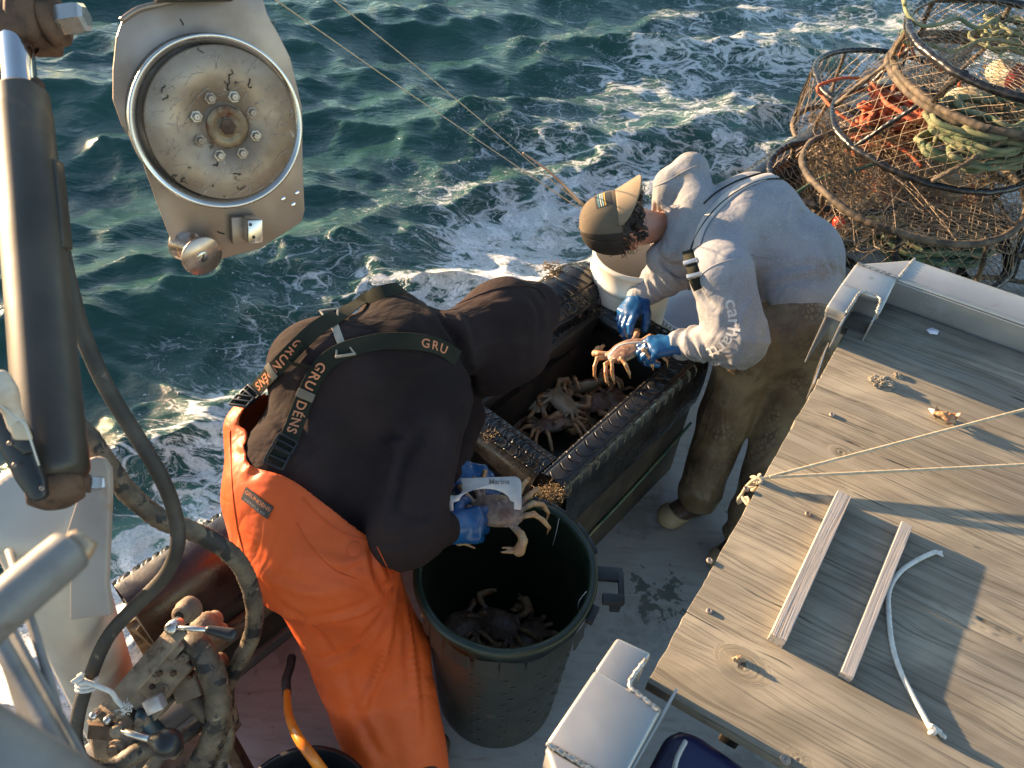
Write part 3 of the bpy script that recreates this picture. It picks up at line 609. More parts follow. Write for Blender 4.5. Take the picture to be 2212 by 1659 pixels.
# aluminium frame: bent channel, top z+.1, 45 degree corners, cut-outs that grip the planks
RZ = 2.8-1.6*TK
def channel(name, out, inn, z0, z1, th=.005, bev=.012):
    """cap plate between an outer and an inner outline plus both skirts"""
    poly = [tp(*q) for q in out]+[tp(*q) for q in inn[::-1]]
    mk(name, *prism(poly, z1-.03, z1, bev, 3), M['alu'], fr, sharp=50)
def skirt(pts, z0, z1, th=.005):
    parts = []
    for a, b in zip(pts[:-1], pts[1:]):
        a = tp(*a); b = tp(*b); d = nrm(b-a); n = np.cross(d, [0, 0, 1]); parts.append(box((a+b)/2+A3(0, 0, (z0+z1)/2)+n*.0, d, n, (0, 0, 1), np.linalg.norm(b-a)+.002, th, z1-z0, .0015))
    return join(*parts)
fr = tb_
channel('frame_rail', [(1.74, -.085), (1.885, .073), (1.885, 2.3)], [(1.735, .056), (1.733, .075), (1.733, 2.3)], 0, RZ)
for k_, q_ in enumerate((((1.583, -.098), (1.735, -.092), (1.733, .054), (1.583, .056)), ((1.437, -.100), (1.587, -.098), (1.587, -.036), (1.437, -.036)), ((1.500, .044), (1.587, .044), (1.587, .056), (1.500, .056)))):
    mk('frame_corner', *prism([tp(*q) for q in q_], RZ-.03, RZ-.0006*k_, (.008, .006, .003)[k_], 3), M['alu'], fr, sharp=50)
mk('rail_skirt', *skirt([(1.728, .055), (1.722, .8), (1.722, 2.3)], TZ-.015, RZ-.012), M['alu'], fr, smooth=False)
mk('rail_skirt', *skirt([(1.872, 2.3), (1.872, .078), (1.735, -.08), (1.445, -.09)], TZ-.15, RZ-.012), M['alu'], fr, smooth=False)
mk('corner_flange', *skirt([(1.575, .047), (1.46, .047)], TZ-.015, RZ-.012), M['alu'], fr, smooth=False)
mk('corner_flange', *skirt([(1.565, -.034), (1.38, -.034)], TZ-.025, RZ-.012), M['alu'], fr, smooth=False)
mk('corner_flange', *skirt([(1.443, -.095), (1.443, -.04)], TZ+.05, RZ-.012), M['alu'], fr, smooth=False)
mk('corner_flange', *skirt([(1.612, .042), (1.612, -.034)], TZ-.015, RZ-.012), M['alu'], fr, smooth=False)
mk('lower_lip', *skirt([(1.40, -.045), (1.18, -.02)], TZ-.08, TZ-.01, .004), M['steel_bright'], fr, smooth=False)
def weld(P, r=.006):
    P2, s = resamp(spl(P, 8), .004); return tube(P2, r, 8, True, False, lambda s_, t: 1+.35*np.sin(s_*900)*.6+.25*np.sin(s_*333+t*2))
for P in ([tp(1.735, -.088, RZ), tp(1.734, .056, RZ)], [tp(1.734, .056, RZ), tp(1.885, .073, RZ)], [tp(1.44, -.036, RZ-.002), tp(1.50, -.034, RZ-.002), tp(1.575, -.030, RZ-.002), tp(1.592, .002, RZ-.002), tp(1.576, .037, RZ-.002), tp(1.505, .046, RZ-.002)], [tp(1.735, .056, RZ-.01), tp(1.73, .056, TZ)]):
    mk('weld_seam', *weld(P, .0045), M['weld'], fr)
for k_, q_ in enumerate((((-.080, -.113), (-.080, .044), (-.262, .044), (-.27, -.119)), ((.010, -.110), (.0175, -.030), (-.084, -.034), (-.084, -.113)))):
    mk('frame_corner', *prism([tp(*q) for q in q_], RZ-.03, RZ-.0006*k_, (.008, .007)[k_], 3), M['alu'], fr, sharp=50)
mk('frame_rail', *prism([tp(*q) for q in ((-.275, -.119), (-.267, .043), (-.275, .08), (-.275, 2.3), (-.43, 2.3), (-.43, .06))], RZ-.03, RZ+.0005, .010, 3), M['alu'], fr, sharp=50)
mk('rail_skirt', *skirt([(.0, -.103), (-.27, -.112), (-.42, .06)], TZ-.15, RZ-.012), M['alu'], fr, smooth=False)
mk('corner_flange', *skirt([(.006, -.102), (.010, -.036)], TZ, RZ-.012), M['alu'], fr, smooth=False)
mk('corner_flange', *skirt([(.006, -.036), (-.07, -.036)], TZ-.05, RZ-.012), M['alu'], fr, smooth=False)
mk('corner_flange', *skirt([(-.02, .050), (-.26, .046)], TZ-.06, RZ-.014), M['alu'], fr, smooth=False)
for P in ([tp(-.272, -.117, RZ), tp(-.266, .042, RZ)], [tp(-.004, -.034, RZ), tp(-.07, -.038, RZ), tp(-.082, -.01, RZ), tp(-.09, .042, RZ)]): mk('weld_seam', *weld(P, .0045), M['weld'], fr)
# blue tub under the near rail
mb_ = mat('navy_plastic', (.012, .016, .06), (.018, .022, .08), 4, .3)
t = thing('blue_tub', tp(-.25, .35, .7), 'navy blue plastic tub tucked against the end of the plank table', 'tub')
V, F = prism([tp(-.04, .075), tp(-.015, .12), tp(-.03, .30), tp(-.10, .55), (tp(-.55, .55)), tp(-.55, .075)], TZ-.38, TZ-.045, .03, 4); mk('tub_wall', V, F, mb_, t)
P = spl([tp(-.055, .115, TZ-.038), tp(-.10, .115, TZ-.036), tp(-.15, .125, TZ-.037), tp(-.2, .128, TZ-.037)], 8); mk('lashing', *rope(P, .005), M['cord_white'], t)
# lath sticks, cord, debris lying on the table
M['lath'] = woodmat('grey_lath', (.42, .37, .33), (.50, .44, .39), (.20, .16, .13), (), 0, 1.4)
def lath(a, b, w, h, label):
    a = tp(*a, TZ); b = tp(*b, TZ); L_ = np.linalg.norm(b-a); bm = bmesh.new(); n = 24
    o = thing('lath_stick', (a+b)/2+A3(0, 0, .001), label, 'stick'); V, F = box((0, 0, h/2), (1, 0, 0), (0, 1, 0), (0, 0, 1), L_, w, h, .0014)
    me = mk('stick_body', V+ORG[o], F, M['lath'], o, sharp=20); o.rotation_euler = (0, 0, math.atan2(b[1]-a[1], b[0]-a[0])); return o
lath(stp(1815, 1082), stp(1672, 1392), .034, .032, 'thicker pale wooden lath lying nearest the table edge')
lath(stp(1952, 1142), stp(1822, 1468), .026, .022, 'thinner split wooden lath lying beside the white cord')
P = [at(x, y, TZ+.006) for x, y in ((2020, 1192), (1985, 1208), (1945, 1235), (1921, 1275), (1920, 1330), (1928, 1395), (1945, 1450), (1975, 1510), (2000, 1555), (2012, 1578))]
cw = thing('cotton_string', at(1940, 1400, TZ), 'white cotton cord with knotted ends lying across the planks', 'cord')
mk('cord', *rope(spl(P, 10), .0055, 10, .0035, amp=.1), M['cord_white'], cw)
def knot(c, r, s, m, parent, name='knot'):
    g = np.random.default_rng(s); P = [np.array(c)+A3(*(g.normal(0, 1, 3)*r)) for _ in range(7)]; return mk(name, *rope(spl(P, 8, True), r*.55, 8, closed=True), m, parent)
knot(at(2018, 1580, TZ+.010), .009, 1, M['cord_white'], cw); knot(at(2036, 1587, TZ+.008), .006, 2, M['cord_white'], cw); knot(at(2022, 1191, TZ+.008), .005, 3, M['cord_white'], cw)
# mud lump, crab shell piece, chips
def lump(name, c, rx, ry, rz, m, label, cat, seed=0, am=.5, n=40):
    u = np.linspace(0, 2*math.pi, n*2, endpoint=False); v = np.linspace(.02, math.pi/2, n)
    U_, V_ = np.meshgrid(u, v, indexing='ij'); D_ = np.stack([np.cos(U_)*np.sin(V_), np.sin(U_)*np.sin(V_), np.cos(V_)], -1)
    r = 1+am*vn(D_*1.0+seed*3.3, 3, 4); P_ = np.array(c)+D_*r[..., None]*[rx, ry, rz]; P_ = np.concatenate([P_, P_[:1]], 0); V, F = gridmesh(P_)
    return mk(name, V, F, m, label=label, cat=cat)
mmud = mat('dried_mud', (.20, .165, .12), (.30, .26, .20), 40, .9, bump=.9, bscale=120, bdist=.003, spots=[((.10, .08, .055), 40, .6, .7)])
lump('mud_lump', at(1905, 828, TZ), .033, .026, .014, mmud, 'small lump of dried mud crumbled on the planks', 'mud', 3, .7)
lump('mud_crumb', at(1940, 812, TZ), .014, .012, .006, mmud, 'mud crumb beside the larger dried mud lump', 'mud', 5, .8, 20)
mch = mat('shell_chip', (.46, .30, .16), (.34, .17, .09), 30, .45, bump=.3, spots=[((.6, .5, .45), 20, .6, .66)])
o = lump('chip', at(1595, 1425, TZ), .012, .007, .010, mch, 'tan chip lying near the big knot in the planks', 'wood chip', 8, .7, 16)
sh = thing('shell_piece', at(2040, 905, TZ), 'broken brown crab shell piece on the planks below the twine', 'shell')
u = np.linspace(-1, 1, 26); U_, V_ = np.meshgrid(u, u, indexing='ij'); rr = np.hypot(U_, V_); c = at(2038, 905, TZ+.004)
P_ = c+(U_*.030)[..., None]*E2+(V_*.022)[..., None]*E1+(np.abs(.018*(1-rr**2))+.008*vn(np.stack([U_, V_, U_*0], -1), 3, 3)+.006)[..., None]*A3(0, 0, 1); P_ += .004*vn(P_, 60, 2)[..., None]
V, F = gridmesh(P_); mk('shell_dome', V, F, mat('crab_shell', (.30, .14, .06), (.44, .27, .12), 50, .35, spots=[((.62, .55, .5), 28, .6, .64)]), sh)
mk('shell_flake', *prism([c+E2*a+E1*b for a, b in ((-.045, .012), (-.018, .022), (-.012, .004), (-.03, -.006))], TZ+.008, TZ+.0105), mat('pale_flake', (.62, .56, .54), None, 4, .4), sh)
mk('paint_flake', *prism([at(x, y, TZ) for x, y in ((2000, 714), (2012, 709), (2028, 716), (2024, 724), (2008, 722))], TZ+.0015, TZ+.004), mat('white_flake', (.7, .7, .78), None, 4, .4), label='small white paint flake near the far aluminium rail', cat='flake')
# twine tied at the table edge, running off to the right
tw = thing('twine', at(1655, 1030, TZ), 'taut tan twine tied to the table edge in a frayed knot', 'twine')
k0 = at(1660, 1031, TZ+.012)
mk('line', *rope(np.array([k0, at(2212, 885, TZ+.09), at(2212, 885, 1.2)+(at(2212, 885, TZ+.09)-k0)*.5]), .0042, 8, .006, amp=.1), M['twine'], tw)
mk('line', *rope(np.array([k0, at(2212, 1004, TZ+.06), at(2212, 1004, TZ+.06)+(at(2212, 1004, TZ+.06)-k0)*.5]), .0042, 8, .006, amp=.1), M['twine'], tw)
knot(at(1640, 1040, TZ-.0), .009, 11, M['twine'], tw); knot(at(1628, 1052, TZ-.02), .008, 12, M['twine'], tw)
P = [k0, at(1630, 1036, TZ), at(1612, 1052, TZ-.03), at(1600, 1072, TZ-.05)]; mk('tail', *rope(spl(P, 8), .004), M['twine'], tw); knot(at(1600, 1078, TZ-.05), .008, 13, M['twine'], tw, 'frayed_end')

# ================= crab pots =================
M['pot_wire'] = mat('galvanised_wire', (.42, .34, .25), (.28, .20, .13), 40, .45, .4)
def mesh_top(c, z, R, sp, seed):
    g = np.random.default_rng(int(seed*100)); parts = []; th0 = g.uniform(0, 3)
    for fam in (0, 1):
        th = th0+fam*1.15; d = A3(math.cos(th), math.sin(th), 0); n = A3(-d[1], d[0], 0)
        for o in np.arange(-R+sp*.4, R, sp):
            L_ = math.sqrt(max(0, R*R-o*o)); 
            if L_ < .05: continue
            x = np.arange(-L_, L_, .03); P = c+A3(0, 0, z)+d*x[:, None]+n*(o+.011*np.sin(x/.06*3.14+fam*1.5))[:, None]
            P[:, 2] += -.035*(1-(x**2+o*o)/R**2)*(1+.8*vn(P, 3)); parts.append(tube(P, .0013, 3, False))
    return join(*parts)
def mesh_side(c0, z0, c1, z1, R, seed):
    parts = []
    for fam in (-1, 1):
        for k in range(44):
            a = k/44*6.283; t = np.linspace(0, 1, 8); an = a+fam*t*.42; rr = R*(1+.02*np.sin(t*9+k))
            P = (c0+(c1-c0)*t[:, None])+np.stack([np.cos(an)*rr, np.sin(an)*rr, z0+(z1-z0)*t], 1); parts.append(tube(P, .0013, 3, False))
    return join(*parts)
def crab_pot(name, label, c0, z0, c1, z1, R, seed, ns=8, top=True, mats=('rubber_muddy', 'rubber')):
    c0 = A3(*c0, 0); c1 = A3(*c1, 0); t = thing(name, A3(c0[0], c0[1], z0), label, 'crab pot', 'round crab pots heaped in the stern corner'); th = np.arange(120)/120*6.283
    for c, z, s, mm in ((c0, z0, 1, mats[0]), (c1, z1, 2, mats[1])):
        P = c+np.stack([np.cos(th)*R, np.sin(th)*R, z+.012*np.sin(th*2+seed)], 1); P += .008*vn(P, 4+s)[:, None]
        lumps = lambda s_, t_, k=seed+s: 1+.05*np.sin(s_*170+3*np.sin(s_*11))+.34*vn(np.stack([s_*14+0*t_, np.cos(t_)+0*s_, np.sin(t_)+k+0*s_], -1), 1.5, 2)
        mk('ring', *tube(resamp(np.vstack([P, P[:1]]), .009)[0][:-1], .017, 9, False, True, lumps), M[mm], t)
    for k in range(ns):
        a = k/ns*6.283+seed; A_ = c0+A3(math.cos(a)*R, math.sin(a)*R, z0); B_ = c1+A3(math.cos(a+.08)*R, math.sin(a+.08)*R, z1)
        P, s_ = resamp(np.array([A_, (A_+B_)/2+.01*A3(math.cos(a), math.sin(a), 0), B_]), .01)
        mk('strut', *tube(P, .012, 8, True, False, lambda s_, t_: 1+.14*np.sin(s_*170)+.1*np.sin(t_*2+s_*40)), M[mats[k % 2]], t)
    mk('side_netting', *mesh_side(c0, z0, c1, z1, R*1.01, seed), M['pot_wire'], t)
    if top: mk('top_netting', *mesh_top(c1, z1, R, .040, seed), M['pot_wire'], t)
    return t
crab_pot('crab_pot', 'lowest crab pot resting on the deck under the stack', (2.12, 3.62), .03, (2.08, 3.56), .47, .50, .3)
crab_pot('crab_pot', 'crab pot filled with orange rope, second from the deck', (2.06, 3.54), .505, (1.86, 3.40), .90, .515, 1.1, mats=('rubber', 'rubber_muddy'))
crab_pot('crab_pot', 'crab pot with the green rope coil and buoy inside, above the orange rope', (2.05, 3.72), .99, (2.22, 3.68), 1.27, .52, 2.0, mats=('rubber', 'rubber_muddy'))
crab_pot('crab_pot', 'topmost crab pot, seen against the water', (2.24, 3.64), 1.31, (2.12, 3.36), 1.57, .545, 2.9, mats=('rubber_muddy', 'rubber'))
crab_pot('crab_pot', 'half hidden crab pot squeezed against the rail behind the stack', (1.62, 3.62), .64, (1.58, 3.55), .80, .34, 4.1, 6, mats=('rubber_muddy', 'rubber'))
for lb, c0, z0, c1, z1, R_, sd in (('crab pot standing on the deck at the right edge of the stack', (2.88, 3.35), .03, (2.85, 3.35), .40, .50, 5.3), ('crab pot in the second layer at the right edge', (2.82, 3.95), .45, (2.85, 3.9), .80, .50, 6.1), ('crab pot leaning high at the far right', (2.95, 3.75), .86, (2.98, 3.70), 1.20, .52, 7.4), ('crab pot in the back row against the stern water', (2.15, 4.55), .50, (2.15, 4.5), .88, .50, 8.2)):
    crab_pot('crab_pot', lb, c0, z0, c1, z1, R_, sd, mats=('rubber_muddy', 'rubber'))
mweed = mat('fouling_weed', (.085, .055, .028), (.20, .14, .07), 40, .9, bump=.8, bscale=150, bdist=.003)
_r = np.random.default_rng(77)
for i, (x, y, z) in enumerate([(_r.uniform(1740, 2200), _r.uniform(250, 560), _r.uniform(.35, .95)) for _ in range(16)]+[*((1850, 420, .86), (1905, 300, .95), (1790, 330, .88), (1960, 560, .42), (2060, 520, .46), (2120, 380, .95), (2000, 300, 1.02), (2150, 250, 1.25), (1830, 480, .5), (1900, 500, .5), (2190, 470, .5), (1750, 400, .6))]):
    tuft('weed_clump', at(x, y, z), 130, .055, .07, mweed, None, 60+i, .6, label=['brown weed and fibre matted in the crab pots'][0], cat='weed', group='weed clumps matted in the crab pots')
def coil(name, c, R, n, r, m, label, seed=0, squash=1., h=.012, jit=.02, cat='rope coil'):
    g = np.random.default_rng(seed); P = []; tot = n*14
    for k in range(tot):
        a = k/14*6.283; rr = R*(1+.22*math.sin(k*.37+seed))*(.8+.3*g.random()); P.append(np.array(c)+A3(rr*math.cos(a), rr*math.sin(a)*squash, h*(k/14)+g.normal(0, jit*.4))+A3(*g.normal(0, jit, 2), 0))
    return mk(name, *rope(spl(P, 6), r, 8, r*1.3, amp=.16), m, label=label, cat=cat)
coil('rope_coil', at(2095, 335, 1.05), .21, 17, .013, M['rope_pale'], 'pale green rope coiled inside the upper crab pots', 1, .8, .014)
coil('rope_coil', at(1985, 525, .50), .25, 15, .0135, M['rope_green'], 'dark green rope coil lying on the lowest crab pot', 2, .8, .010, .03)
coil('rope_coil', at(1895, 345, .66), .14, 22, .0115, M['rope_orange'], 'tangled orange rope bunched inside the second crab pot', 3, 1., .016, .045)
coil('rope_coil', at(1960, 430, .60), .17, 14, .011, M['rope_orange'], 'loose orange rope showing low in the second crab pot', 6, .8, .006, .04)
coil('rope_coil', at(2060, 480, .53), .20, 5, .011, M['rope_brown'], 'grimy brown rope loops beside the dark green coil', 4, .9, .02, .03)
coil('rope_coil', at(2180, 90, 1.36), .12, 7, .009, M['rope_pale'], 'small pale rope bundle in the topmost crab pot', 5, .9, .014, .03)
for nm, zz, pts, m, lb in (('rope_line', 1.0, ((1778, 205, 1.0), (1766, 195, 1.02), (1775, 182, 1.03), (1830, 168, 1.03), (1880, 178, 1.0), (1950, 220, .98), (1985, 245, .97)), 'rope_orange', 'orange rope looping out over the left side of the pots'),
                     ('rope_line', 1.0, ((1770, 200, 1.0), (1800, 235, .98), (1850, 270, .95), (1900, 295, .93), (1960, 330, .9), (1990, 360, .88)), 'rope_orange', 'orange rope lying along the left edge of the pots'),
                     ('rope_line', 1.0, ((1912, 150, 1.1), (1945, 115, 1.25), (1960, 90, 1.32), (1975, 120, 1.3)), 'rope_orange', 'short orange rope hanging between two pots'),
                     ('rope_line', 1.0, ((2030, 150, 1.22), (2060, 145, 1.24), (2075, 165, 1.22), (2072, 185, 1.2)), 'rope_orange', 'short orange rope draped beside the buoy'),
                     ('rope_line', 1.0, ((1955, 10, 1.62), (1950, -10, 1.62), (1960, 30, 1.6), (1990, 55, 1.58), (2030, 52, 1.56), (2070, 40, 1.56), (2110, 60, 1.55), (2150, 40, 1.58)), 'rope_pale', 'pale green rope draped across the topmost pot'),
                     ('rope_line', 1.0, ((1975, 55, 1.55), (1950, 70, 1.5), (1955, 92, 1.45), (2000, 95, 1.44), (2060, 110, 1.42), (2130, 85, 1.46), (2230, 100, 1.44)), 'rope_pale', 'pale green rope wound round the side of the topmost pot'),
                     ('rope_line', 1.0, ((1790, 480, .75), (1830, 455, .72), (1885, 440, .70), (1960, 452, .66), (2030, 475, .62), (2090, 510, .58), (2130, 560, .54)), 'rope_green', 'dark green rope arching over the lowest pots'),
                     ('rope_line', 1.0, ((1700, 430, .85), (1755, 395, .82), (1790, 378, .84), (1840, 370, .86), (1900, 350, .88)), 'rope_green', 'mossy green rope tied along the rail by the hooded man'),
                     ('rope_line', 1.0, ((2120, 560, .5), (2160, 530, .45), (2230, 500, .42)), 'rope_brown', 'brown rope trailing to the right over the beige deck')):
    mk(nm, *rope(spl([at(*q) for q in pts], 10), .0085, 8, amp=.16), M[m], label=lb, cat='rope')
def buoy(c, ax, L_, r, label):
    ax = nrm(ax); t = thing('buoy', np.array(c)-A3(0, 0, r), label, 'buoy'); pr = [(r*math.sin(a)**.8, -L_*.5*math.cos(a)) for a in np.linspace(.04, 3.10, 22)]
    mw = mat('fouled_white_foam', (.55, .50, .38), (.40, .32, .18), 12, .7, bump=.4, bscale=70, spots=[((.22, .15, .06), 14, .62, .7)])
    mk('float_body', *lathe([q for q in pr if q[1] < L_*.2], c, ax, 28), mw, t); mk('painted_end', *lathe([q for q in pr if q[1] > L_*.12], c, ax, 28), mat('red_paint', (.40, .035, .02), (.30, .06, .035), 14, .5), t)
    mk('float_spindle', *tube(np.array([c-ax*L_*.62, c+ax*L_*.62]), .012, 8), M['rope_brown'], t)
buoy(at(2100, 225, 1.13), (.9, -.3, .1), .27, .085, 'fouled white buoy with a red end inside the upper crab pot')
buoy(at(2175, 160, 1.16), (.5, -.8, .1), .22, .07, 'small fouled buoy at the right edge beneath the topmost pot')
buoy(at(2060, 410, .74), (.9, -.5, -.2), .25, .075, 'white and red buoy low between the crab pots')
parts = [tube(spl([at(1905+random.uniform(-60, 150), 370+random.uniform(-90, 110), .8+random.uniform(-.25, .1)) + A3(*np.random.default_rng(i).normal(0, .02, 3))*0 + A3(0, 0, 0)]+[at(1905+random.uniform(-160, 300), 370+random.uniform(-120, 180), .8+random.uniform(-.2, .1)) for _ in range(2)], 5), .0013, 3, False) for i in range(340)]
mk('loose_wire', *join(*parts), M['pot_wire'], label='matted loose wire and line strands caught over the crab pots', cat='wire tangle', kind='stuff')
mk('red_float', *lathe([(.03*math.sin(a), -.03*math.cos(a)) for a in np.linspace(.05, 3.1, 14)], at(1812, 480, .78), (0, 0, 1), 20), mat('red_plastic', (.65, .03, .01), None, 4, .3), label='small round bright red float behind the grey hooded man\'s back', cat='float')
# ================= hydraulic ram, puller, davit, hoses (left side) =================
M['ram'] = mat('dirty_painted_tube', (.04, .034, .028), (.075, .062, .046), 5, .45, .25, bump=.12, bscale=60, bdist=.001, stretch=(1, 1, .3), rvar=.12, spots=[((.17, .12, .065), 5, .62, .82), ((.30, .26, .2), 40, .74, .77)])
a = atd(45, 205, 1.30); b = atd(118, 1035, 1.09); ax = nrm(b-a); L_ = np.linalg.norm(b-a)
ram = thing('hydraulic_ram', b, 'tall dark hydraulic ram with a chrome rod at the left edge', 'hydraulic ram')
mk('barrel', *lathe([(.001, 0), (.030, 0), (.042, .001), (.0435, .006), (.0440, .04), (.0455, .045), (.0455, L_-.05), (.0465, L_-.045), (.0465, L_-.01), (.042, L_), (.02, L_+.012), (.001, L_+.012)], a, ax, 48), M['ram'], ram)
top = a-ax*.30
mk('rod', *lathe([(.0265, -.001), (.0265, .31)], top, ax, 40), M['chrome'], ram)
# rod eye and clevis
cly = atd(40, 45, 1.36)
mk('rod_eye', *lathe([(.001, 0), (.040, 0), (.044, .006), (.044, .085), (.036, .10), (.028, .105)], cly-ax*.05, ax, 24), M['rust'], ram)
mk('clevis_block', *box(cly+RIGHT*.028-A3(0, 0, .0), RIGHT, UP, FWD, .055, .095, .10, .010), M['rust'], ram)
mk('clevis_collar', *lathe([(.001, 0), (.040, 0), (.045, .005), (.045, .018), (.038, .024), (.001, .024)], cly+RIGHT*.052, RIGHT+.15*UP, 24), M['rust'], ram)
mk('pin_bolt', *lathe([(.001, .05), (.018, .05), (.026, .045), (.028, .036), (.028, .0)], cly+RIGHT*.072, RIGHT+.15*UP, 6), M['steel_bright'], ram, sharp=30)
mk('side_bracket', *box(atd(128, 440, 1.24), ax, RIGHT, FWD, .17, .016, .03, .004), M['ram'], ram)
mk('grease_clump', *lathe([(.001, 0), (.010, .002), (.013, .012), (.008, .022), (.001, .026)], atd(80, 196, 1.29), -ax, 8), M['rust'], ram)
mk('base_plug', *lathe([(.001, 0), (.036, 0), (.038, .01), (.036, .03), (.020, .04), (.001, .042)], b, ax, 32), M['rust'], ram)
# davit post
pst = thing('davit_post', at(270, 1570, .02), 'white painted davit post with rust spots and a bolted lug', 'davit')
p0 = atd(70, 1090, 1.34); p1 = at(262, 1590, .04)
P, s_ = resamp(np.array([p0, p1]), .03); mk('post_tube', *tube(P, np.linspace(.078, .090, len(P)), 40), M['white_paint'], pst)
mk('post_cap', *lathe([(.001, -.012), (.066, -.012), (.086, 0), (.086, .03), (.080, .034)], p0, nrm(p1-p0), 40), M['white_paint'], pst)
# lug plate in front of the post, pierced by the pin
lug = [(176, 1010), (186, 992), (205, 986), (222, 992), (234, 1012), (236, 1060), (228, 1260), (238, 1330), (150, 1340), (150, 1240), (130, 1190), (152, 1120), (172, 1060)]
M['pink_paint'] = mat('stained_paint', (.27, .21, .175), (.35, .285, .235), 5, .5, bump=.2, bscale=50, bdist=.001, spots=[((.24, .13, .07), 6, .62, .75), ((.10, .07, .05), 26, .70, .75)])
pix_plate(lug, [1.22]*len(lug), .016, M['pink_paint'], 'lug_plate', pst)
bc = atd(204, 1042, 1.235)
mk('pin_collar', *lathe([(.001, .0), (.019, 0), (.021, .004), (.021, .02), (.001, .02)], bc-RIGHT*.018, RIGHT, 24), M['rust'], pst)
mk('pin_bolt', *lathe([(.001, .030), (.010, .030), (.016, .026), (.0175, .02), (.0175, 0)], bc-RIGHT*.002, RIGHT-.15*FWD, 6), M['steel_bright'], pst, sharp=30)
# knife in a sheath lashed to the ram
kn_ = thing('sheathed_knife', atd(60, 1060, 1.0), 'white handled knife pushed into a black sheath on the ram', 'knife')
pix_plate([(-30, 880), (30, 905), (60, 930), (72, 990), (92, 1040), (96, 1075), (78, 1088), (60, 1082), (30, 1040), (-10, 960)], [1.02]*10, .016, M['blackplastic'], 'sheath', kn_, .005)
pix_plate([(18, 925), (50, 905), (66, 935), (74, 975), (50, 985), (24, 965)], [1.013]*6, .008, M['blackplastic'], 'sheath_pocket', kn_, .003)
V, F = sdf_mesh([cap(atd(2, 818, 1.0), atd(12, 850, 1.0), .012, .011), cap(atd(12, 850, 1.0), atd(38, 920, 1.01), .0105, .012)], .003, smooth=2); mk('handle', V, F, mat('ivory_handle', (.62, .52, .40), (.5, .38, .27), 30, .45, spots=[((.2, .13, .08), 30, .66, .72)]), kn_)
mk('second_handle', *box(atd(44, 930, 1.003), nrm(atd(52, 950, 1)-atd(38, 912, 1)), RIGHT, FWD, .026, .022, .010, .003), mat('cream_plastic', (.6, .47, .32), None, 4, .4), kn_)
for q in ((30, 1005), (90, 1055), (20, 958)): mk('rivet', *lathe([(.001, -.0015), (.003, -.001), (.0035, 0)], atd(*q, 1.012), FWD, 10), M['steel'], kn_)
mk('cord', *tube(spl([atd(-5, 870, .99), atd(30, 900, .99), atd(52, 915, .99), atd(64, 945, .99), atd(84, 1005, 1.0)], 6), .0013, 5), M['cord_white'], kn_)
# ---------------- puller ----------------
pl = thing('pot_puller', atd(465, 560, 1.52), 'stainless pot puller with a large bolted sheave disc and small roller', 'pot puller')
D0 = 1.52; pc = atd(462, 285, D0)
pn = nrm(-ray(470, 290)+RIGHT*.34-UP*.20)       # faces the camera, turned a little to its right and down
px_ = nrm(RIGHT-pn*(RIGHT@pn)); py_ = np.cross(pn, px_)
def onp(x, y, off=0.0):
    d = ray(x, y); P0 = pc+pn*off; t = ((P0-EYE)@pn)/(d@pn); return EYE+d*t
def pplate(pts, off, th, m, name, bev=.003):
    Q = [onp(x, y, off)-pc-pn*off for x, y in pts]; poly = [(q@px_, q@py_, 0) for q in Q]
    V, F = prism(poly, 0, th, bev, 2); return mk(name, *xf((V, F), pc+pn*off, px_, py_, pn), m, pl, sharp=50)
out = [(264, 40), (300, 16), (340, 2), (560, -20), (575, 30), (600, 75), (625, 125), (650, 230), (652, 360), (656, 452), (650, 478), (560, 535), (470, 560), (395, 560), (370, 520), (350, 470), (300, 330), (262, 270), (243, 215), (243, 150), (250, 80)]
pplate(out, -.050, .008, M['steel'], 'back_plate', .002)
cc = onp(474, 268, 0); 
mk('sheave_drum', *lathe([(.100, -.045), (.158, -.044), (.163, -.038), (.160, -.03), (.150, -.020), (.150, -.012), (.160, -.004), (.1645, .003), (.1650, .008), (.1625, .011), (.158, .010), (.152, .004), (.149, -.004), (.147, -.006)], cc, pn, 128), M['steel_bright'], pl)
mk('sheave_face', *lathe([(.1468, -.010), (.1455, -.002), (.144, -.0005), (.044, .0005), (.0435, -.001), (.0425, -.001), (.042, .0015), (.001, .002)], onp(485, 270, .004), pn, 96), mat('scratched_disc', (.24, .175, .125), (.34, .265, .20), 9, .48, .45, bump=.1, bscale=160, bdist=.0008, rvar=.12, spots=[((.20, .13, .08), 4, .50, .72), ((.55, .48, .40), 30, .63, .70), ((.04, .03, .02), 13, .70, .72), ((.12, .07, .04), 26, .66, .72)]), pl)
hc = onp(490, 273, .006)
mk('hub', *lathe([(.040, -.0005), (.0405, .003), (.039, .005), (.024, .005), (.022, .003), (.020, .006), (.001, .007)], hc, pn, 48), mat('greasy_hub', (.16, .105, .06), (.30, .22, .13), 28, .5, .5, bump=.4, spots=[((.12, .035, .015), 16, .5, .6), ((.02, .015, .01), 22, .62, .68)]), pl)
mk('hub_nut', *lathe([(.016, 0), (.016, .006), (.010, .009), (.001, .009)], hc+pn*.005, pn, 6), M['rust'], pl, sharp=30)
M['boltm'] = mat('dull_bolt', (.40, .35, .30), (.30, .24, .19), 60, .4, .7, spots=[((.16, .09, .05), 40, .6, .7)])
for k in range(8):
    an = math.radians(22+45*k); q = onp(490, 273, .006)+(px_*math.cos(an)+py_*math.sin(an))*.0585
    mk('bolt', *lathe([(.0125, -.002), (.0115, .001), (.0076, .0012), (.0076, .007+.001*(k % 3)), (.006, .009+.001*(k % 3)), (.001, .009+.001*(k % 3))], q, pn, 6), (M['steel'], M['boltm'])[k % 2], pl, sharp=30)
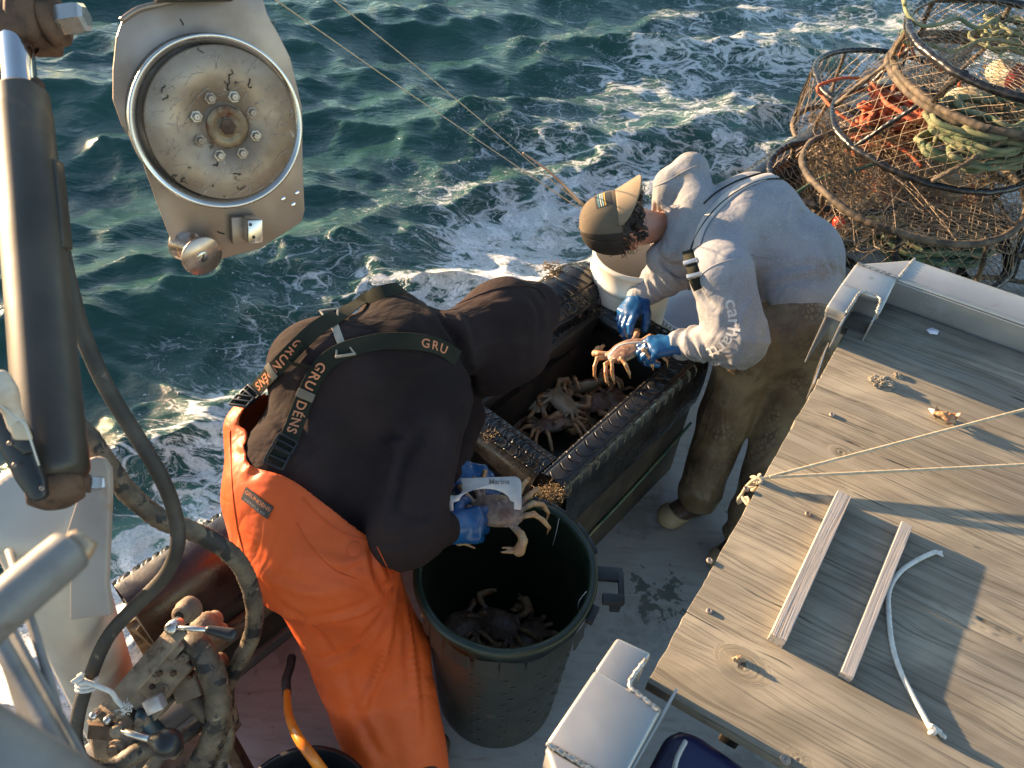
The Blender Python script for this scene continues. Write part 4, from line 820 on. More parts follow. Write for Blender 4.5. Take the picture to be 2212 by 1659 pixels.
# wriggly dried weed marks on the steel
parts = []; g = np.random.default_rng(5)
for x, y in ((440, 115), (452, 105), (455, 90), (345, 180), (350, 200), (338, 172), (362, 205), (495, 160), (485, 175), (540, 170), (510, 185), (520, 375), (400, 385), (485, 505), (470, 350), (410, 360), (372, 110), (395, 55), (585, 45), (425, 250), (530, 400), (382, 378), (395, 392), (500, 150)):
    off = .0062 if (x-485)**2+(y-270)**2 < 165**2 else -.041
    q = onp(x, y, off); d = nrm(px_*g.normal()+py_*g.normal()); P = [q]
    for k in range(g.integers(3, 7)): d = nrm(d+(px_*g.normal()+py_*g.normal())*.9); P.append(P[-1]+d*.004)
    parts.append(tube(spl(P, 4), g.uniform(.0005, .0014), 5))
mk('dried_weed', *join(*parts), mat('dark_weed', (.02, .013, .008), None, 4, .7), pl, kind='stuff')
parts = []
for i in range(120):
    a = g.uniform(0, 6.28); r = .143*math.sqrt(g.random()); q = onp(485, 270, .0062)+px_*r*math.cos(a)+py_*r*math.sin(a); th = g.normal(.5, .5); d = px_*math.cos(th)+py_*math.sin(th); l = g.uniform(.006, .035)
    if .046 < r: parts.append(tube(np.array([q-d*l/2, q+d*l/2-d*l*.001]), .00035, 4))
mk('scratches', *join(*parts), mat('bare_scratch', (.62, .55, .48), None, 4, .3, .8), pl, kind='stuff')
# top bracket, foot bracket, roller
mk('top_mount', *box(onp(420, 0, -.03)+py_*.012, px_, py_, pn, .14, .030, .07, .010), mat('greasy_dark_green', (.02, .03, .022), (.07, .055, .035), 18, .5, bump=.5, spots=[((.22, .14, .07), 14, .6, .7)]), pl)
mk('mount_pipe', *tube(np.array([onp(395, -5, -.03)+py_*.02, onp(395, -200, -.05)]), .035, 24), M['white_paint'], pl)
mk('bend_lip', *tube(spl([onp(262, 45, -.045), onp(300, 20, -.04), onp(350, 8, -.04), onp(372, 4, -.045)], 6), .006, 8), M['steel'], pl)
mk('bracket_block', *box(onp(545, 495, -.012), nrm(px_-.12*py_), nrm(py_+.12*px_), pn, .032, .052, .050, .004), M['steel_bright'], pl, sharp=40)
mk('bracket_plate', *box(onp(515, 497, -.030), nrm(px_-.12*py_), nrm(py_+.12*px_), pn, .030, .058, .014, .002), M['steel'], pl, sharp=40)
for q in ((541, 485), (548, 512)): mk('screw_hole', *lathe([(.0035, .0004), (.0035, .0012), (.0005, .0012)], onp(*q, .0128), pn, 12), M['blackplastic'], pl)
for q in ((612, 430), (642, 417), (634, 442)): mk('screw_hole', *lathe([(.0055, .0), (.0045, .001), (.0005, .001)], onp(*q, -.0418), pn, 14), M['chrome'], pl)
rc = onp(432, 549, -.008); ra = nrm(pn+RIGHT*.42-UP*.36)
mk('roller', *lathe([(.001, -.060), (.040, -.060), (.0425, -.056), (.041, -.050), (.030, -.040), (.020, -.030), (.018, -.020), (.020, -.008), (.032, .002), (.0425, .006), (.0435, .009), (.042, .012), (.001, .012)], rc, ra, 56), mat('coppery_steel', (.42, .30, .22), (.50, .40, .33), 9, .3, .8, rvar=.1, spots=[((.3, .16, .09), 12, .6, .75)]), pl)
mk('roller_bolt', *lathe([(.0125, -.002), (.0125, .0), (.011, .0015), (.001, .0015)], rc+ra*.0125, ra, 28), M['steel_bright'], pl)
mk('bolt_slot', *box(rc+ra*.0145, nrm(px_*.35+py_), nrm(np.cross(ra, px_*.35+py_)), ra, .021, .003, .0014), M['blackplastic'], pl, smooth=False)
# ---------------- hoses ----------------
def hose(pts, r, m, name, label, wrap=.0, step=.008, cat='hose', wp=.018):
    P = spl([atd(x, y, d) for x, y, d in pts], 12); P, s_ = resamp(P, step)
    rf = (lambda s, t: 1+wrap*((s/wp+t/6.283) % 1)+.03*vn(np.stack([s*20+0*t, np.cos(t)+0*s, np.sin(t)+0*s], -1), 1)) if wrap else None
    return mk(name, *tube(P, r, 18, True, False, rf), m, label=label, cat=cat)
M['taped'] = mat('taped_rubber', (.06, .044, .030), (.15, .112, .072), 20, .55, bump=.7, bscale=120, bdist=.002, spots=[((.010, .010, .011), 16, .52, .57), ((.34, .26, .16), 24, .64, .70)])
hose([(120, 480, 1.38), (150, 620, 1.38), (180, 725, 1.40), (235, 845, 1.43), (300, 950, 1.47), (348, 1030, 1.5), (378, 1110, 1.54), (383, 1180, 1.56), (355, 1245, 1.6), (290, 1312, 1.64), (232, 1378, 1.66), (196, 1460, 1.68), (170, 1540, 1.70), (165, 1610, 1.72), (195, 1668, 1.76), (260, 1690, 1.8)], .0145, M['rubber_dry'], 'hydraulic_hose', 'long black hydraulic hose looping down past the white post', .05)
hose([(150, 905, 1.52), (190, 945, 1.52), (225, 995, 1.54), (275, 1062, 1.58), (345, 1120, 1.63), (410, 1145, 1.68), (475, 1178, 1.74), (522, 1225, 1.80), (548, 1300, 1.88), (545, 1370, 1.95), (512, 1440, 2.0), (488, 1490, 2.04), (500, 1560, 2.1)], .0195, M['taped'], 'hydraulic_hose', 'taped hydraulic hose curving behind the orange overalls', .17)
hose([(392, 1400, 1.93), (425, 1395, 1.90), (452, 1440, 1.90), (470, 1500, 1.92), (468, 1570, 1.94), (440, 1640, 1.96), (400, 1710, 1.98)], .029, M['taped'], 'hydraulic_hose', 'thick taped hose dropping from the valve block', .18)
hose([(455, 1470, 1.98), (482, 1530, 1.98), (488, 1600, 2.0), (465, 1680, 2.02)], .021, M['taped'], 'hydraulic_hose', 'thinner taped hose running beside the thick one', .10)
hose([(160, 1640, 1.80), (200, 1662, 1.82), (250, 1655, 1.84), (300, 1625, 1.86), (345, 1610, 1.9), (380, 1620, 1.95)], .022, M['taped'], 'hydraulic_hose', 'short taped hose along the bottom edge below the black lever', .12)
hose([(300, 1700, 2.0), (350, 1630, 2.0), (430, 1565, 2.03), (470, 1530, 2.06)], .018, M['taped'], 'hydraulic_hose', 'muddy hose slanting up behind the thick taped hose', .08)
# ---------------- valve stand ----------------
vs = thing('valve_stand', atd(330, 1640, 2.0), 'grimy hydraulic valve block with two levers on a steel bar', 'hydraulic valve')
mgr = mat('grease_caked_iron', (.17, .12, .08), (.30, .23, .155), 14, .7, .15, bump=.8, bscale=60, bdist=.004, spots=[((.07, .035, .018), 12, .55, .66), ((.38, .37, .33), 9, .66, .76)])
def bar(name, a, b, w, t, m, up=None, bev=.003): return mk(name, *boxv(a, b, w, t, FWD if up is None else up, bev), m, vs, sharp=40)
bar('steel_bar', atd(392, 1352, 1.80), atd(200, 1575, 1.76), .050, .010, mgr, FWD+.6*RIGHT)
vx = nrm(atd(400, 1345, 1.85)-atd(230, 1545, 1.85)); vy = nrm(np.cross(FWD, vx)); vz = np.cross(vx, vy)
def vb(name, x, y, dd, a, b, c, m=None, bev=.006, tw=0.):
    X_ = nrm(vx*math.cos(tw)+vy*math.sin(tw)); Y_ = nrm(vy*math.cos(tw)-vx*math.sin(tw)); V_, F_ = box(atd(x, y, dd), X_, Y_, vz, a, b, c, bev, 3)
    return mk(name, V_, F_, m or mgr, vs, sharp=50)
vb('valve_body', 362, 1440, 1.93, .13, .105, .10); vb('valve_section', 320, 1500, 1.94, .055, .12, .085, bev=.008); vb('valve_section', 372, 1392, 1.89, .05, .06, .05); vb('end_plate', 292, 1536, 1.93, .018, .10, .10); vb('port_block', 412, 1478, 1.97, .07, .06, .07, tw=.5); vb('base_casting', 262, 1600, 1.92, .11, .09, .09, tw=.7, bev=.014)
for (x, y, dd, r, h) in ((437, 1352, 2.0, .030, .06), (330, 1468, 1.87, .016, .03), (392, 1425, 1.865, .014, .03), (300, 1560, 1.88, .020, .03), (455, 1440, 1.98, .026, .05), (352, 1490, 1.87, .011, .02), (244, 1625, 1.86, .026, .05)):
    mk('hose_fitting', *lathe([(.001, -.002), (r*.55, -.002), (r*.6, .004), (r*.95, .006), (r, .010), (r, h*.5), (r*.8, h*.55), (r*.8, h)], atd(x, y, dd), nrm(FWD+.2*RIGHT), 6 if r < .018 else 20), mgr, vs, sharp=35)
for (x, y, dd) in ((340, 1412, 1.875), (375, 1455, 1.875), (345, 1455, 1.872), (312, 1522, 1.885), (330, 1482, 1.88), (282, 1572, 1.87), (410, 1462, 1.93)):
    mk('bolt', *lathe([(.001, -.007), (.006, -.007), (.0075, -.005), (.0075, .004)], atd(x, y, dd), FWD, 6), M['rust'], vs, sharp=30)
V, F = sdf_mesh([cap(atd(415, 1400, 1.98), atd(440, 1352, 2.0), .034, .03), cap(atd(440, 1352, 2.0), atd(470, 1366, 2.05), .028, .03), cap(atd(400, 1490, 1.99), atd(455, 1545, 2.0), .026), cap(atd(300, 1590, 1.95), atd(225, 1602, 1.92), .024, .03)], .006, smooth=1)
V += vnorm(V, F)*(.006*vn(V, 30, 3))[:, None]; mk('elbow_fitting', V, F, mgr, vs)
mk('hex_fitting', *lathe([(.012, -.001), (.022, 0), (.024, .004), (.024, .02), (.03, .024), (.03, .05)], atd(388, 1332, 1.86), nrm(FWD+.2*UP+.2*RIGHT), 20), mgr, vs)
mk('fitting_hole', *lathe([(.010, .0005), (.0102, .006), (.0005, .006)], atd(387, 1331, 1.857), nrm(FWD+.2*UP+.2*RIGHT), 14), M['blackplastic'], vs)
for a_, b_, c_, nm in (((372, 1356), (452, 1360), (500, 1371), 'upper'), ((255, 1578), (330, 1598), (362, 1606), 'lower')):
    dd = 1.80 if nm == 'upper' else 1.74
    mk('lever_pivot', *lathe([(.001, -.014), (.012, -.014), (.015, -.010), (.015, .0), (.017, .002), (.017, .03)], atd(*a_, dd), FWD, 12), M['steel_bright'] if nm == 'upper' else mgr, vs)
    mk('lever_rod', *tube(np.array([atd(*a_, dd-.005), atd(*b_, dd-.01)]), .0065 if nm == 'upper' else .008, 12), M['steel_bright'], vs)
    if nm == 'upper': mk('lever_grip', *sdf_mesh([cap(atd(*b_, dd-.01), atd(*c_, dd-.01), .010, .0155)], .003, smooth=1), M['blackplastic'], vs)
    else: mk('lever_knob', *sdf_mesh([cap(atd(*b_, dd-.01), atd(347, 1603, dd-.01), .011, .016), ell(atd(*c_, dd-.01), (.033, .033, .033))], .004, smooth=1), M['blackplastic'], vs)
bar('clevis', atd(196, 1575, 1.76), atd(250, 1580, 1.76), .034, .03, M['rust'])
for q in ((202, 1546), (232, 1556)): mk('bolt', *lathe([(.001, -.010), (.008, -.008), (.010, 0), (.010, .02)], atd(*q, 1.745), FWD, 10), M['steel_bright'], vs)
bar('tag_block', atd(318, 1528, 1.86), atd(352, 1512, 1.86), .036, .03, mat('pale_pink_metal', (.48, .42, .40), (.55, .5, .48), 20, .3, .3, bump=.2))
V, F = sdf_mesh([cap(atd(310, 1545, 1.90), atd(330, 1590, 1.92), .022, .03), cap(atd(330, 1590, 1.92), atd(365, 1610, 1.98), .026)], .005); mk('blue_fitting', V, F, mat('dull_blue_paint', (.02, .04, .055), (.035, .055, .06), 14, .35, spots=[((.10, .10, .08), 16, .64, .72)]), vs)
mk('backing_plate', *prism([tuple(q) for q in [at(330, 1640, .35), at(480, 1500, .35), at(520, 1560, .35), at(400, 1720, .35)]], .33, .35, .002), mwood, vs, sharp=40)
bar('support_leg', atd(400, 1440, 2.08), at(560, 1720, .03), .04, .04, M['rust'])
bar('support_leg', atd(300, 1560, 2.0), at(340, 1720, .03), .05, .05, M['dark_tank'])
# wooden stringers below the rail near the post
wp_ = thing('rail_blocking', gp(-.0, -.20, .2), 'rough pale timber blocks under the end of the tyre covered rail', 'timber')
for a_, b_ in (((298, 1345), (352, 1400)), ((322, 1338), (372, 1385)), ((285, 1335), (335, 1420))): mk('timber', *boxv(at(*a_, .52), at(*b_, .38), .05, .035, (0, 0, 1), .004), M['lath'] if a_[0] == 322 else mwood, wp_, sharp=40)
# cord tied round the hose
ct = thing('tie_cord', atd(190, 1480, 1.66), 'short white cord knotted round the lower hose loop', 'cord')
hp = atd(188, 1478, 1.66)
for k in range(3): 
    th = np.linspace(0, 6.283, 24); P = hp+UP*(.008*k-.008)+np.stack([RIGHT*math.cos(q)*.0195+FWD*math.sin(q)*.0195 for q in th]); mk('wrap', *rope(P, .0042, 8), M['cord_white'], ct)
knot(atd(172, 1470, 1.63), .006, 21, M['cord_white'], ct)
mk('tail', *rope(spl([atd(180, 1470, 1.635), atd(210, 1482, 1.63), atd(240, 1495, 1.64), atd(252, 1512, 1.65), atd(268, 1528, 1.65)], 8), .0052, 9), M['cord_white'], ct)
tuft('frayed_end', atd(273, 1530, 1.65), 60, .004, .015, M['cord_white'], ct, 31)
# ---------------- foreground aluminium ladder and rail ----------------
M['dull_alu'] = mat('dull_aluminium', (.24, .225, .21), (.16, .145, .13), 22, .55, .3, bump=.6, bscale=90, bdist=.001, spots=[((.16, .13, .10), 34, .6, .72), ((.55, .48, .38), 7, .68, .8)])
rl = thing('grab_rail', atd(20, 1300, .60), 'cut off end of an aluminium tube rail close to the camera', 'rail')
a_, b_ = atd(-120, 1420, .50), atd(150, 1190, .58)
P, s_ = resamp(np.array([a_, b_]), .004); mk('rail_tube', *tube(P, .0175, 28, True, False, lambda s, t: 1+.035*vn(np.stack([s*30+0*t, np.cos(t)+0*s, np.sin(t)+0*s], -1), 1.5, 3)), M['dull_alu'], rl)
mk('torn_weld', *weld([b_+UP*.012, b_+RIGHT*.014, b_-UP*.01], .006), mat('warm_weld', (.5, .3, .16), (.4, .33, .25), 40, .5, .5), rl)
ld = thing('ladder_side', atd(80, 1560, .62), 'aluminium ladder side with a rounded flange in the lower left corner', 'ladder')
pix_plate([(-40, 1190), (12, 1330), (62, 1345), (170, 1680), (-40, 1680)], [.74, .72, .70, .62, .64], .006, M['dull_alu'], 'side_plate', ld, .002)
mk('side_flange', *tube(np.array([atd(-60, 1180, .70), atd(0, 1390, .665), atd(95, 1560, .63), atd(180, 1720, .60)]), .0075, 12), M['dull_alu'], ld)
mk('side_flange', *tube(np.array([atd(20, 1190, .74), atd(66, 1340, .70), atd(110, 1480, .67), atd(160, 1680, .63)]), .004, 12), M['dull_alu'], ld)
P, s_ = resamp(np.array([atd(-180, 1560, .40), atd(200, 1790, .42)]), .004); mk('ladder_rung', *tube(P, .026, 28), M['dull_alu'], ld)
# ---------------- black bucket with orange hose ----------------
bkc = at(652, 1784, .46); bkc[2] = 0.002
pail('black_bucket', bkc, .16, .20, .46, M['blackplastic'], 'black bucket cut off by the bottom edge beside the orange overalls', 'bucket', lip=.007)
oh = thing('orange_hose', at(625, 1480, .4), 'worn orange hose curving into the black bucket', 'hose')
moh = mat('orange_plastic', (.72, .24, .02), (.62, .17, .02), 8, .28, spots=[((.16, .06, .02), 7, .58, .64)])
P = spl([at(620, 1495, .46), at(624, 1545, .54), at(642, 1590, .60), at(672, 1632, .60), (at(715, 1690, .5))], 12); mk('hose_tube', *tube(P, np.linspace(.0105, .0165, len(P)), 18), moh, oh)
mk('hose_cuff', *tube(spl([at(630, 1420, .36), at(627, 1440, .38), at(618, 1470, .41), at(620, 1500, .42)], 8), .014, 14), M['rubber_dry'], oh)
# ---------------- rigging lines ----------------
for a_, b_, lb, bend in (((560, -25), (1238, 441), 'thinner rigging line running down across the water', 6), ((690, -25), (1252, 440), 'upper rigging line ending in a bare rod tip behind the cap', -8)):
    P = spl([atd(*a_, 2.0), atd((a_[0]+b_[0])/2, (a_[1]+b_[1])/2+bend*.6, 2.75), atd(*b_, 3.5), at(1330, 500, .62)], 14); o = thing('rigging_line', P[0], lb, 'line'); mk('line', *rope(P, .0019, 6, .008), M['twine'], o)
    if bend < 0: mk('rod_tip', *tube(spl([atd(1130, 330, 3.29), atd(1195, 378, 3.4), atd(1262, 446, 3.52)], 6), np.linspace(.004, .009, 13), 10), M['steel'], o)
# ================= people =================
def ln(a, b): return float(np.linalg.norm(np.array(a)-np.array(b)))
def hand(Wp, f, n, s, curls, thumb, infl=0., sc=1.0):
    """five-fingered hand: Wp wrist, f finger direction, n palm normal, s thumb side; curls = 4 x (a1,a2,a3) degrees; thumb = (out, fold) degrees"""
    f = nrm(f); n = nrm(n-f*(n@f)); s = nrm(s-f*(s@f)-n*(s@n)); P = []; W0 = np.array(Wp, float)
    off = [.033, .011, -.011, -.031]; kl = [.092, .096, .091, .082]
    seg = [(.043, .027, .021), (.047, .030, .022), (.043, .028, .021), (.034, .021, .019)]
    for i in range(4):
        K = W0+(f*kl[i]+s*off[i])*sc; P.append(cap(W0+(f*.012+s*off[i]*.62)*sc, K, .0155*sc+infl, .0128*sc+infl, .014))
    P.append(cap(W0+f*.03*sc, W0+f*.075*sc, .021*sc+infl, .019*sc+infl, .016))
    for i in range(4):
        K = W0+(f*kl[i]+s*off[i])*sc; a = 0; r = [.0100, .0092, .0082, .0074]; 
        if i == 3: r = [x*.9 for x in r]
        for j in range(3):
            a += math.radians(curls[i][j]); d = f*math.cos(a)+n*math.sin(a)+s*(.10-.06*i)*math.cos(a); d = nrm(d)
            K2 = K+d*seg[i][j]*sc; P.append(cap(K, K2, r[j]*sc+infl, r[j+1]*sc+infl, .004)); K = K2
    o, fo = map(math.radians, thumb); B = W0+(f*.022+s*.026+n*.008)*sc
    d1 = nrm(f*math.cos(o)+s*math.sin(o)+n*.35*math.sin(fo)); B2 = B+d1*.046*sc
    d2 = nrm(f*math.cos(o*.6)+s*math.sin(o*.6)*.7+n*math.sin(fo)); B3 = B2+d2*.033*sc
    d3 = nrm(d2+n*.5*math.sin(fo)-s*.35); B4 = B3+d3*.026*sc
    P += [cap(B, B2, .0165*sc+infl, .0120*sc+infl, .012), cap(B2, B3, .0112*sc+infl, .0102*sc+infl, .004), cap(B3, B4, .0102*sc+infl, .0085*sc+infl, .004)]
    return P
def ray_hit(bvh, x, y, push=0.):
    d = Vector(ray(x, y)).normalized(); h = bvh.ray_cast(Vector(EYE), d)
    if h[0] is None: return None, None
    n = h[1]; n = -n if n.dot(d) > 0 else n; return np.array(h[0])+np.array(n)*push, np.array(n)
def bvh_of(*objs):
    V = []; F = []; k = 0
    for o in objs:
        for v in o.data.vertices: V.append(o.matrix_world_b @ v.co if False else Vector(ORG[o])+v.co)
        for p in o.data.polygons: F.append([i+k for i in p.vertices])
        k = len(V)
    return BVHTree.FromPolygons(V, F)
def drape(bvh, pts, push=.003, step=.006, n=10):
    """path laid on a garment: points and outward normals"""
    sp = spl([(x, y, 0) for x, y in pts], n); P = []; N = []
    for x, y, _ in sp:
        p, nn = ray_hit(bvh, x, y, push)
        if p is not None: P.append(p); N.append(nn)
    P = np.array(P); N = np.array(N)
    for _ in range(3): P[1:-1] = .5*P[1:-1]+.25*(P[:-2]+P[2:]); N[1:-1] = .5*N[1:-1]+.25*(N[:-2]+N[2:])
    d = np.r_[0, np.cumsum(np.linalg.norm(np.diff(P, axis=0), axis=1))]; m = max(3, int(d[-1]/step)); s = np.linspace(0, d[-1], m)
    P = np.stack([np.interp(s, d, P[:, i]) for i in range(3)], 1); N = np.stack([np.interp(s, d, N[:, i]) for i in range(3)], 1)
    T = np.gradient(P, axis=0); T /= np.linalg.norm(T, axis=1)[:, None]; B = np.cross(N, T); B /= np.linalg.norm(B, axis=1)[:, None]; N = np.cross(T, B)
    return P, T, B, N, s
def ribbon(D, w, th=.002):
    P, T, B, N, s = D; sec = [(-w/2, 0), (-w/2+.001, th), (w/2-.001, th), (w/2, 0), (w/2-.001, -th*.3), (-w/2+.001, -th*.3)]
    V = np.concatenate([np.stack([p+b*x+n*y for x, y in sec]) for p, b, n in zip(P, B, N)]); m = len(sec); F = []
    for i in range(len(P)-1):
        for j in range(m): k = (j+1) % m; F.append((i*m+j, (i+1)*m+j, (i+1)*m+k, i*m+k))
    F.append(tuple(range(m))); F.append(tuple((len(P)-1)*m+j for j in range(m))[::-1]); return V, F
_TX = {}
def creases(V, F, lst):
    """raised or sunk cloth folds along sight-traced paths: (points, amp, width)"""
    N = vnorm(V, F); bv = BVHTree.FromPolygons([Vector(v) for v in V], F.tolist()); D = np.zeros(len(V))
    for pts, amp, w in lst:
        sp = spl([(x, y, 0) for x, y in pts], 8); P = []
        for x, y, _ in sp:
            p, n_ = ray_hit(bv, x, y)
            if p is not None: P.append(p)
        if len(P) < 3: continue
        P = np.array(P); d = np.full(len(V), 9.); tt = np.zeros(len(V))
        m = np.linalg.norm(V-P.mean(0), axis=1) < np.linalg.norm(P-P.mean(0), axis=1).max()+4*w; Vm = V[m]; dm = d[m]; tm = tt[m]
        for i, p in enumerate(P):
            q = np.linalg.norm(Vm-p, axis=1); k = q < dm; dm[k] = q[k]; tm[k] = i/(len(P)-1)
        d[m] = dm; tt[m] = tm; env = np.sin(np.clip(tt, .03, .97)*math.pi)**.6
        D += amp*env*(np.exp(-(d/w)**2)-.45*np.exp(-((d-1.9*w)/w)**2))
    return V+N*D[:, None]
def text_mesh(txt, size, ext=.0004, bold=.0, sq=1.0):
    cu = bpy.data.curves.new("t", 'FONT'); cu.body = txt; cu.size = size; cu.extrude = ext; cu.offset = bold; cu.align_x = 'LEFT'; cu.resolution_u = 3; cu.space_character = sq
    o = bpy.data.objects.new("t", cu); COL.objects.link(o); dg = bpy.context.evaluated_depsgraph_get(); me = bpy.data.meshes.new_from_object(o.evaluated_get(dg))
    bm = bmesh.new(); bm.from_mesh(me); bmesh.ops.triangulate(bm, faces=bm.faces[:])
    for _ in range(3):
        e = [e for e in bm.edges if e.calc_length() > size*.25]
        if not e: break
        bmesh.ops.subdivide_edges(bm, edges=e, cuts=1); bmesh.ops.triangulate(bm, faces=bm.faces[:])
    V, F = bmout(bm); bpy.data.objects.remove(o); bpy.data.curves.remove(cu); bpy.data.meshes.remove(me); return V, F
def on_path(VF, D, s0, v0, lift, flip=False):
    """wrap flat lettering (x along, y across) onto a draped path"""
    V, F = VF; P, T, B, N, s = D; x = V[:, 0]+s0
    if flip: x = s[-1]-x
    pt = np.stack([np.interp(x, s, P[:, i]) for i in range(3)], 1); b = np.stack([np.interp(x, s, B[:, i]) for i in range(3)], 1); n = np.stack([np.interp(x, s, N[:, i]) for i in range(3)], 1)
    return pt+b*((-1 if flip else 1)*(V[:, 1]+v0))[:, None]+n*(lift+V[:, 2])[:, None], F
def fabric(name, c1, c2, spots=(), rough=.95, bs=420, b=.25, sheen=.0, scale=5, wr=0., ws=7):
    m = mat(name, c1, c2, scale, rough, bump=b, bscale=bs, bdist=.0015, spots=spots, sheen=sheen); nt = m.node_tree; bs_ = nt.nodes["Principled BSDF"]; bs_.inputs['Specular IOR Level'].default_value = .2
    if wr:
        pv = bs_.inputs['Normal'].links[0].from_socket; a_ = mathn(nt, 'ABSOLUTE', mathn(nt, 'SUBTRACT', noise(nt, coords(nt, (1, 1, .45)), ws, 3, .5, .9), .5)); a2 = mathn(nt, 'ABSOLUTE', mathn(nt, 'SUBTRACT', noise(nt, coords(nt, (.5, 1.1, 1), (.4, 0, .5)), ws*1.7, 3, .5, .6), .5))
        bumpn(nt, bs_, mathn(nt, 'MULTIPLY', mathn(nt, 'MINIMUM', mathn(nt, 'ADD', a_, mathn(nt, 'MULTIPLY', a2, .5)), .22), 4), wr, .012, pv)
    return m
M['blackfleece'] = fabric('faded_black_cotton', (.019, .012, .011), (.036, .0225, .0205), [((.07, .05, .04), 40, .73, .79)], scale=3, wr=.55, ws=5)
M['greyfleece'] = fabric('grey_marl_cotton', (.245, .25, .268), (.295, .295, .315), [((.23, .185, .135), 6, .54, .74), ((.33, .33, .35), 130, .55, .62), ((.13, .10, .07), 22, .70, .76)], scale=9, wr=.5, ws=5.5)
M['orange'] = fabric('orange_pvc', (.66, .112, .026), (.58, .092, .022), [((.36, .075, .028), 5, .58, .84), ((.70, .30, .17), 26, .70, .76), ((.03, .02, .015), 34, .745, .76)], .46, 26, .12, scale=4, wr=.5, ws=4.2)
M['glove'] = mat('blue_rubber', (.008, .055, .17), (.014, .095, .25), 9, .30, bump=.18, bscale=40, bdist=.002, rvar=.08, spots=[((.30, .36, .34), 17, .66, .78), ((.008, .03, .11), 7, .6, .72)])
def camo():
    m, nt, bs, L = newmat('camouflage_bib'); v = coords(nt); c = mixc(nt, mrange(nt, noise(nt, v, 4.5, 4), .4, .6), (.12, .078, .042), (.21, .155, .095))
    vo = nt.nodes.new("ShaderNodeTexVoronoi"); vo.feature = 'DISTANCE_TO_EDGE'; vo.inputs['Scale'].default_value = 60
    mp = nt.nodes.new("ShaderNodeMapping"); mp.inputs['Scale'].default_value = (1, 1, .62); L(v, mp.inputs[0]); L(mp.outputs[0], vo.inputs['Vector'])
    net = mathn(nt, 'MULTIPLY', mrange(nt, vo.outputs['Distance'], .0, .30, 1, 0), mrange(nt, noise(nt, v, 7, 3), .44, .62))
    c = mixc(nt, mathn(nt, 'MULTIPLY', net, .8), c, (.05, .032, .02)); c = mixc(nt, mrange(nt, noise(nt, v, 9, 6, .7), .57, .72), c, (.07, .052, .036)); c = mixc(nt, mrange(nt, noise(nt, v, 20, 6, .7), .68, .76), c, (.33, .27, .2))
    L(c, bs.inputs['Base Color']); L(mrange(nt, noise(nt, v, 6, 4), .3, .7, .42, .75), bs.inputs['Roughness']); q_ = bumpn(nt, bs, noise(nt, v, 60, 6), .3, .003); bumpn(nt, bs, mathn(nt, 'MINIMUM', mathn(nt, 'ABSOLUTE', mathn(nt, 'SUBTRACT', noise(nt, coords(nt, (1, 1, .5)), 6, 3, .5, .9), .5)), .2), .8, .03, q_); return m
M['camo'] = camo()
M['skin'] = mat('sunburnt_skin', (.44, .20, .13), (.52, .27, .19), 14, .5, bump=.1, bscale=160, bdist=.001, spots=[((.34, .15, .11), 10, .6, .75)])
bs_ = M['skin'].node_tree.nodes["Principled BSDF"]; bs_.inputs['Subsurface Weight'].default_value = .12; bs_.inputs['Subsurface Radius'].default_value = (.02, .008, .004); bs_.inputs['Subsurface Scale'].default_value = .5
M['hair'] = mat('dark_hair', (.012, .008, .006), (.04, .024, .015), 60, .5, bump=.8, bscale=220, bdist=.003)
M['strap'] = fabric('black_webbing', (.016, .018, .012), (.03, .03, .02), bs=900, b=.4)
M['orange_thread'] = fabric('orange_stitching', (.62, .24, .12), (.52, .2, .1), bs=900)
M['bootrubber'] = mat('brown_rubber', (.05, .028, .018), (.075, .045, .03), 10, .4, bump=.1)
M['bootsole'] = mat('tan_rubber', (.40, .29, .17), (.30, .215, .13), 12, .6, bump=.2, spots=[((.16, .11, .07), 16, .62, .75)])
def head_prims(c, crown, face, r=1.0):
    """skull, jaw, brow, nose, lips, chin and ears; c centre of the skull"""
    crown = nrm(crown); face = nrm(face-crown*(face@crown)); side = np.cross(crown, face); R = np.stack([side, face, crown]); g = lambda a, b, d: np.array(c)+(side*a+face*b+crown*d)*r
    P = [ell(g(0, -.01, .015), (.076*r, .094*r, .092*r), R), ell(g(0, .028, -.055), (.058*r, .062*r, .068*r), R, .03), ell(g(0, .062, -.098), (.026*r, .022*r, .018*r), R, .02),
         cap(g(0, .086, .0), g(0, .106, -.036), .010*r, .0125*r, .012), ell(g(0, .088, -.064), (.024*r, .010*r, .007*r), R, .006), ell(g(0, .086, -.074), (.022*r, .010*r, .008*r), R, .006), cap(g(-.035, .078, .018), g(.035, .078, .018), .009*r, .009*r, .014)]
    for sg in (-1, 1):
        P += [ell(g(sg*.082, -.008, -.022), (.010*r, .019*r, .032*r), R, .006), cap(g(sg*.045, .05, -.03), g(sg*.068, .01, -.035), .016*r, .014*r, .02), sub(ell(g(sg*.092, -.002, -.018), (.006*r, .010*r, .018*r), R, .003)), sub(ell(g(sg*.032, .094, .003), (.015*r, .010*r, .009*r), R, .008)), ell(g(sg*.032, .078, .002), (.013*r, .012*r, .011*r), R, .003)]
    return P
def person(name, bodyprims, mskin, base, label, h=.009):
    V, F = sdf_mesh(bodyprims, h, smooth=1); return mk(name, V, F, mskin, label=label, cat='person', origin=base)

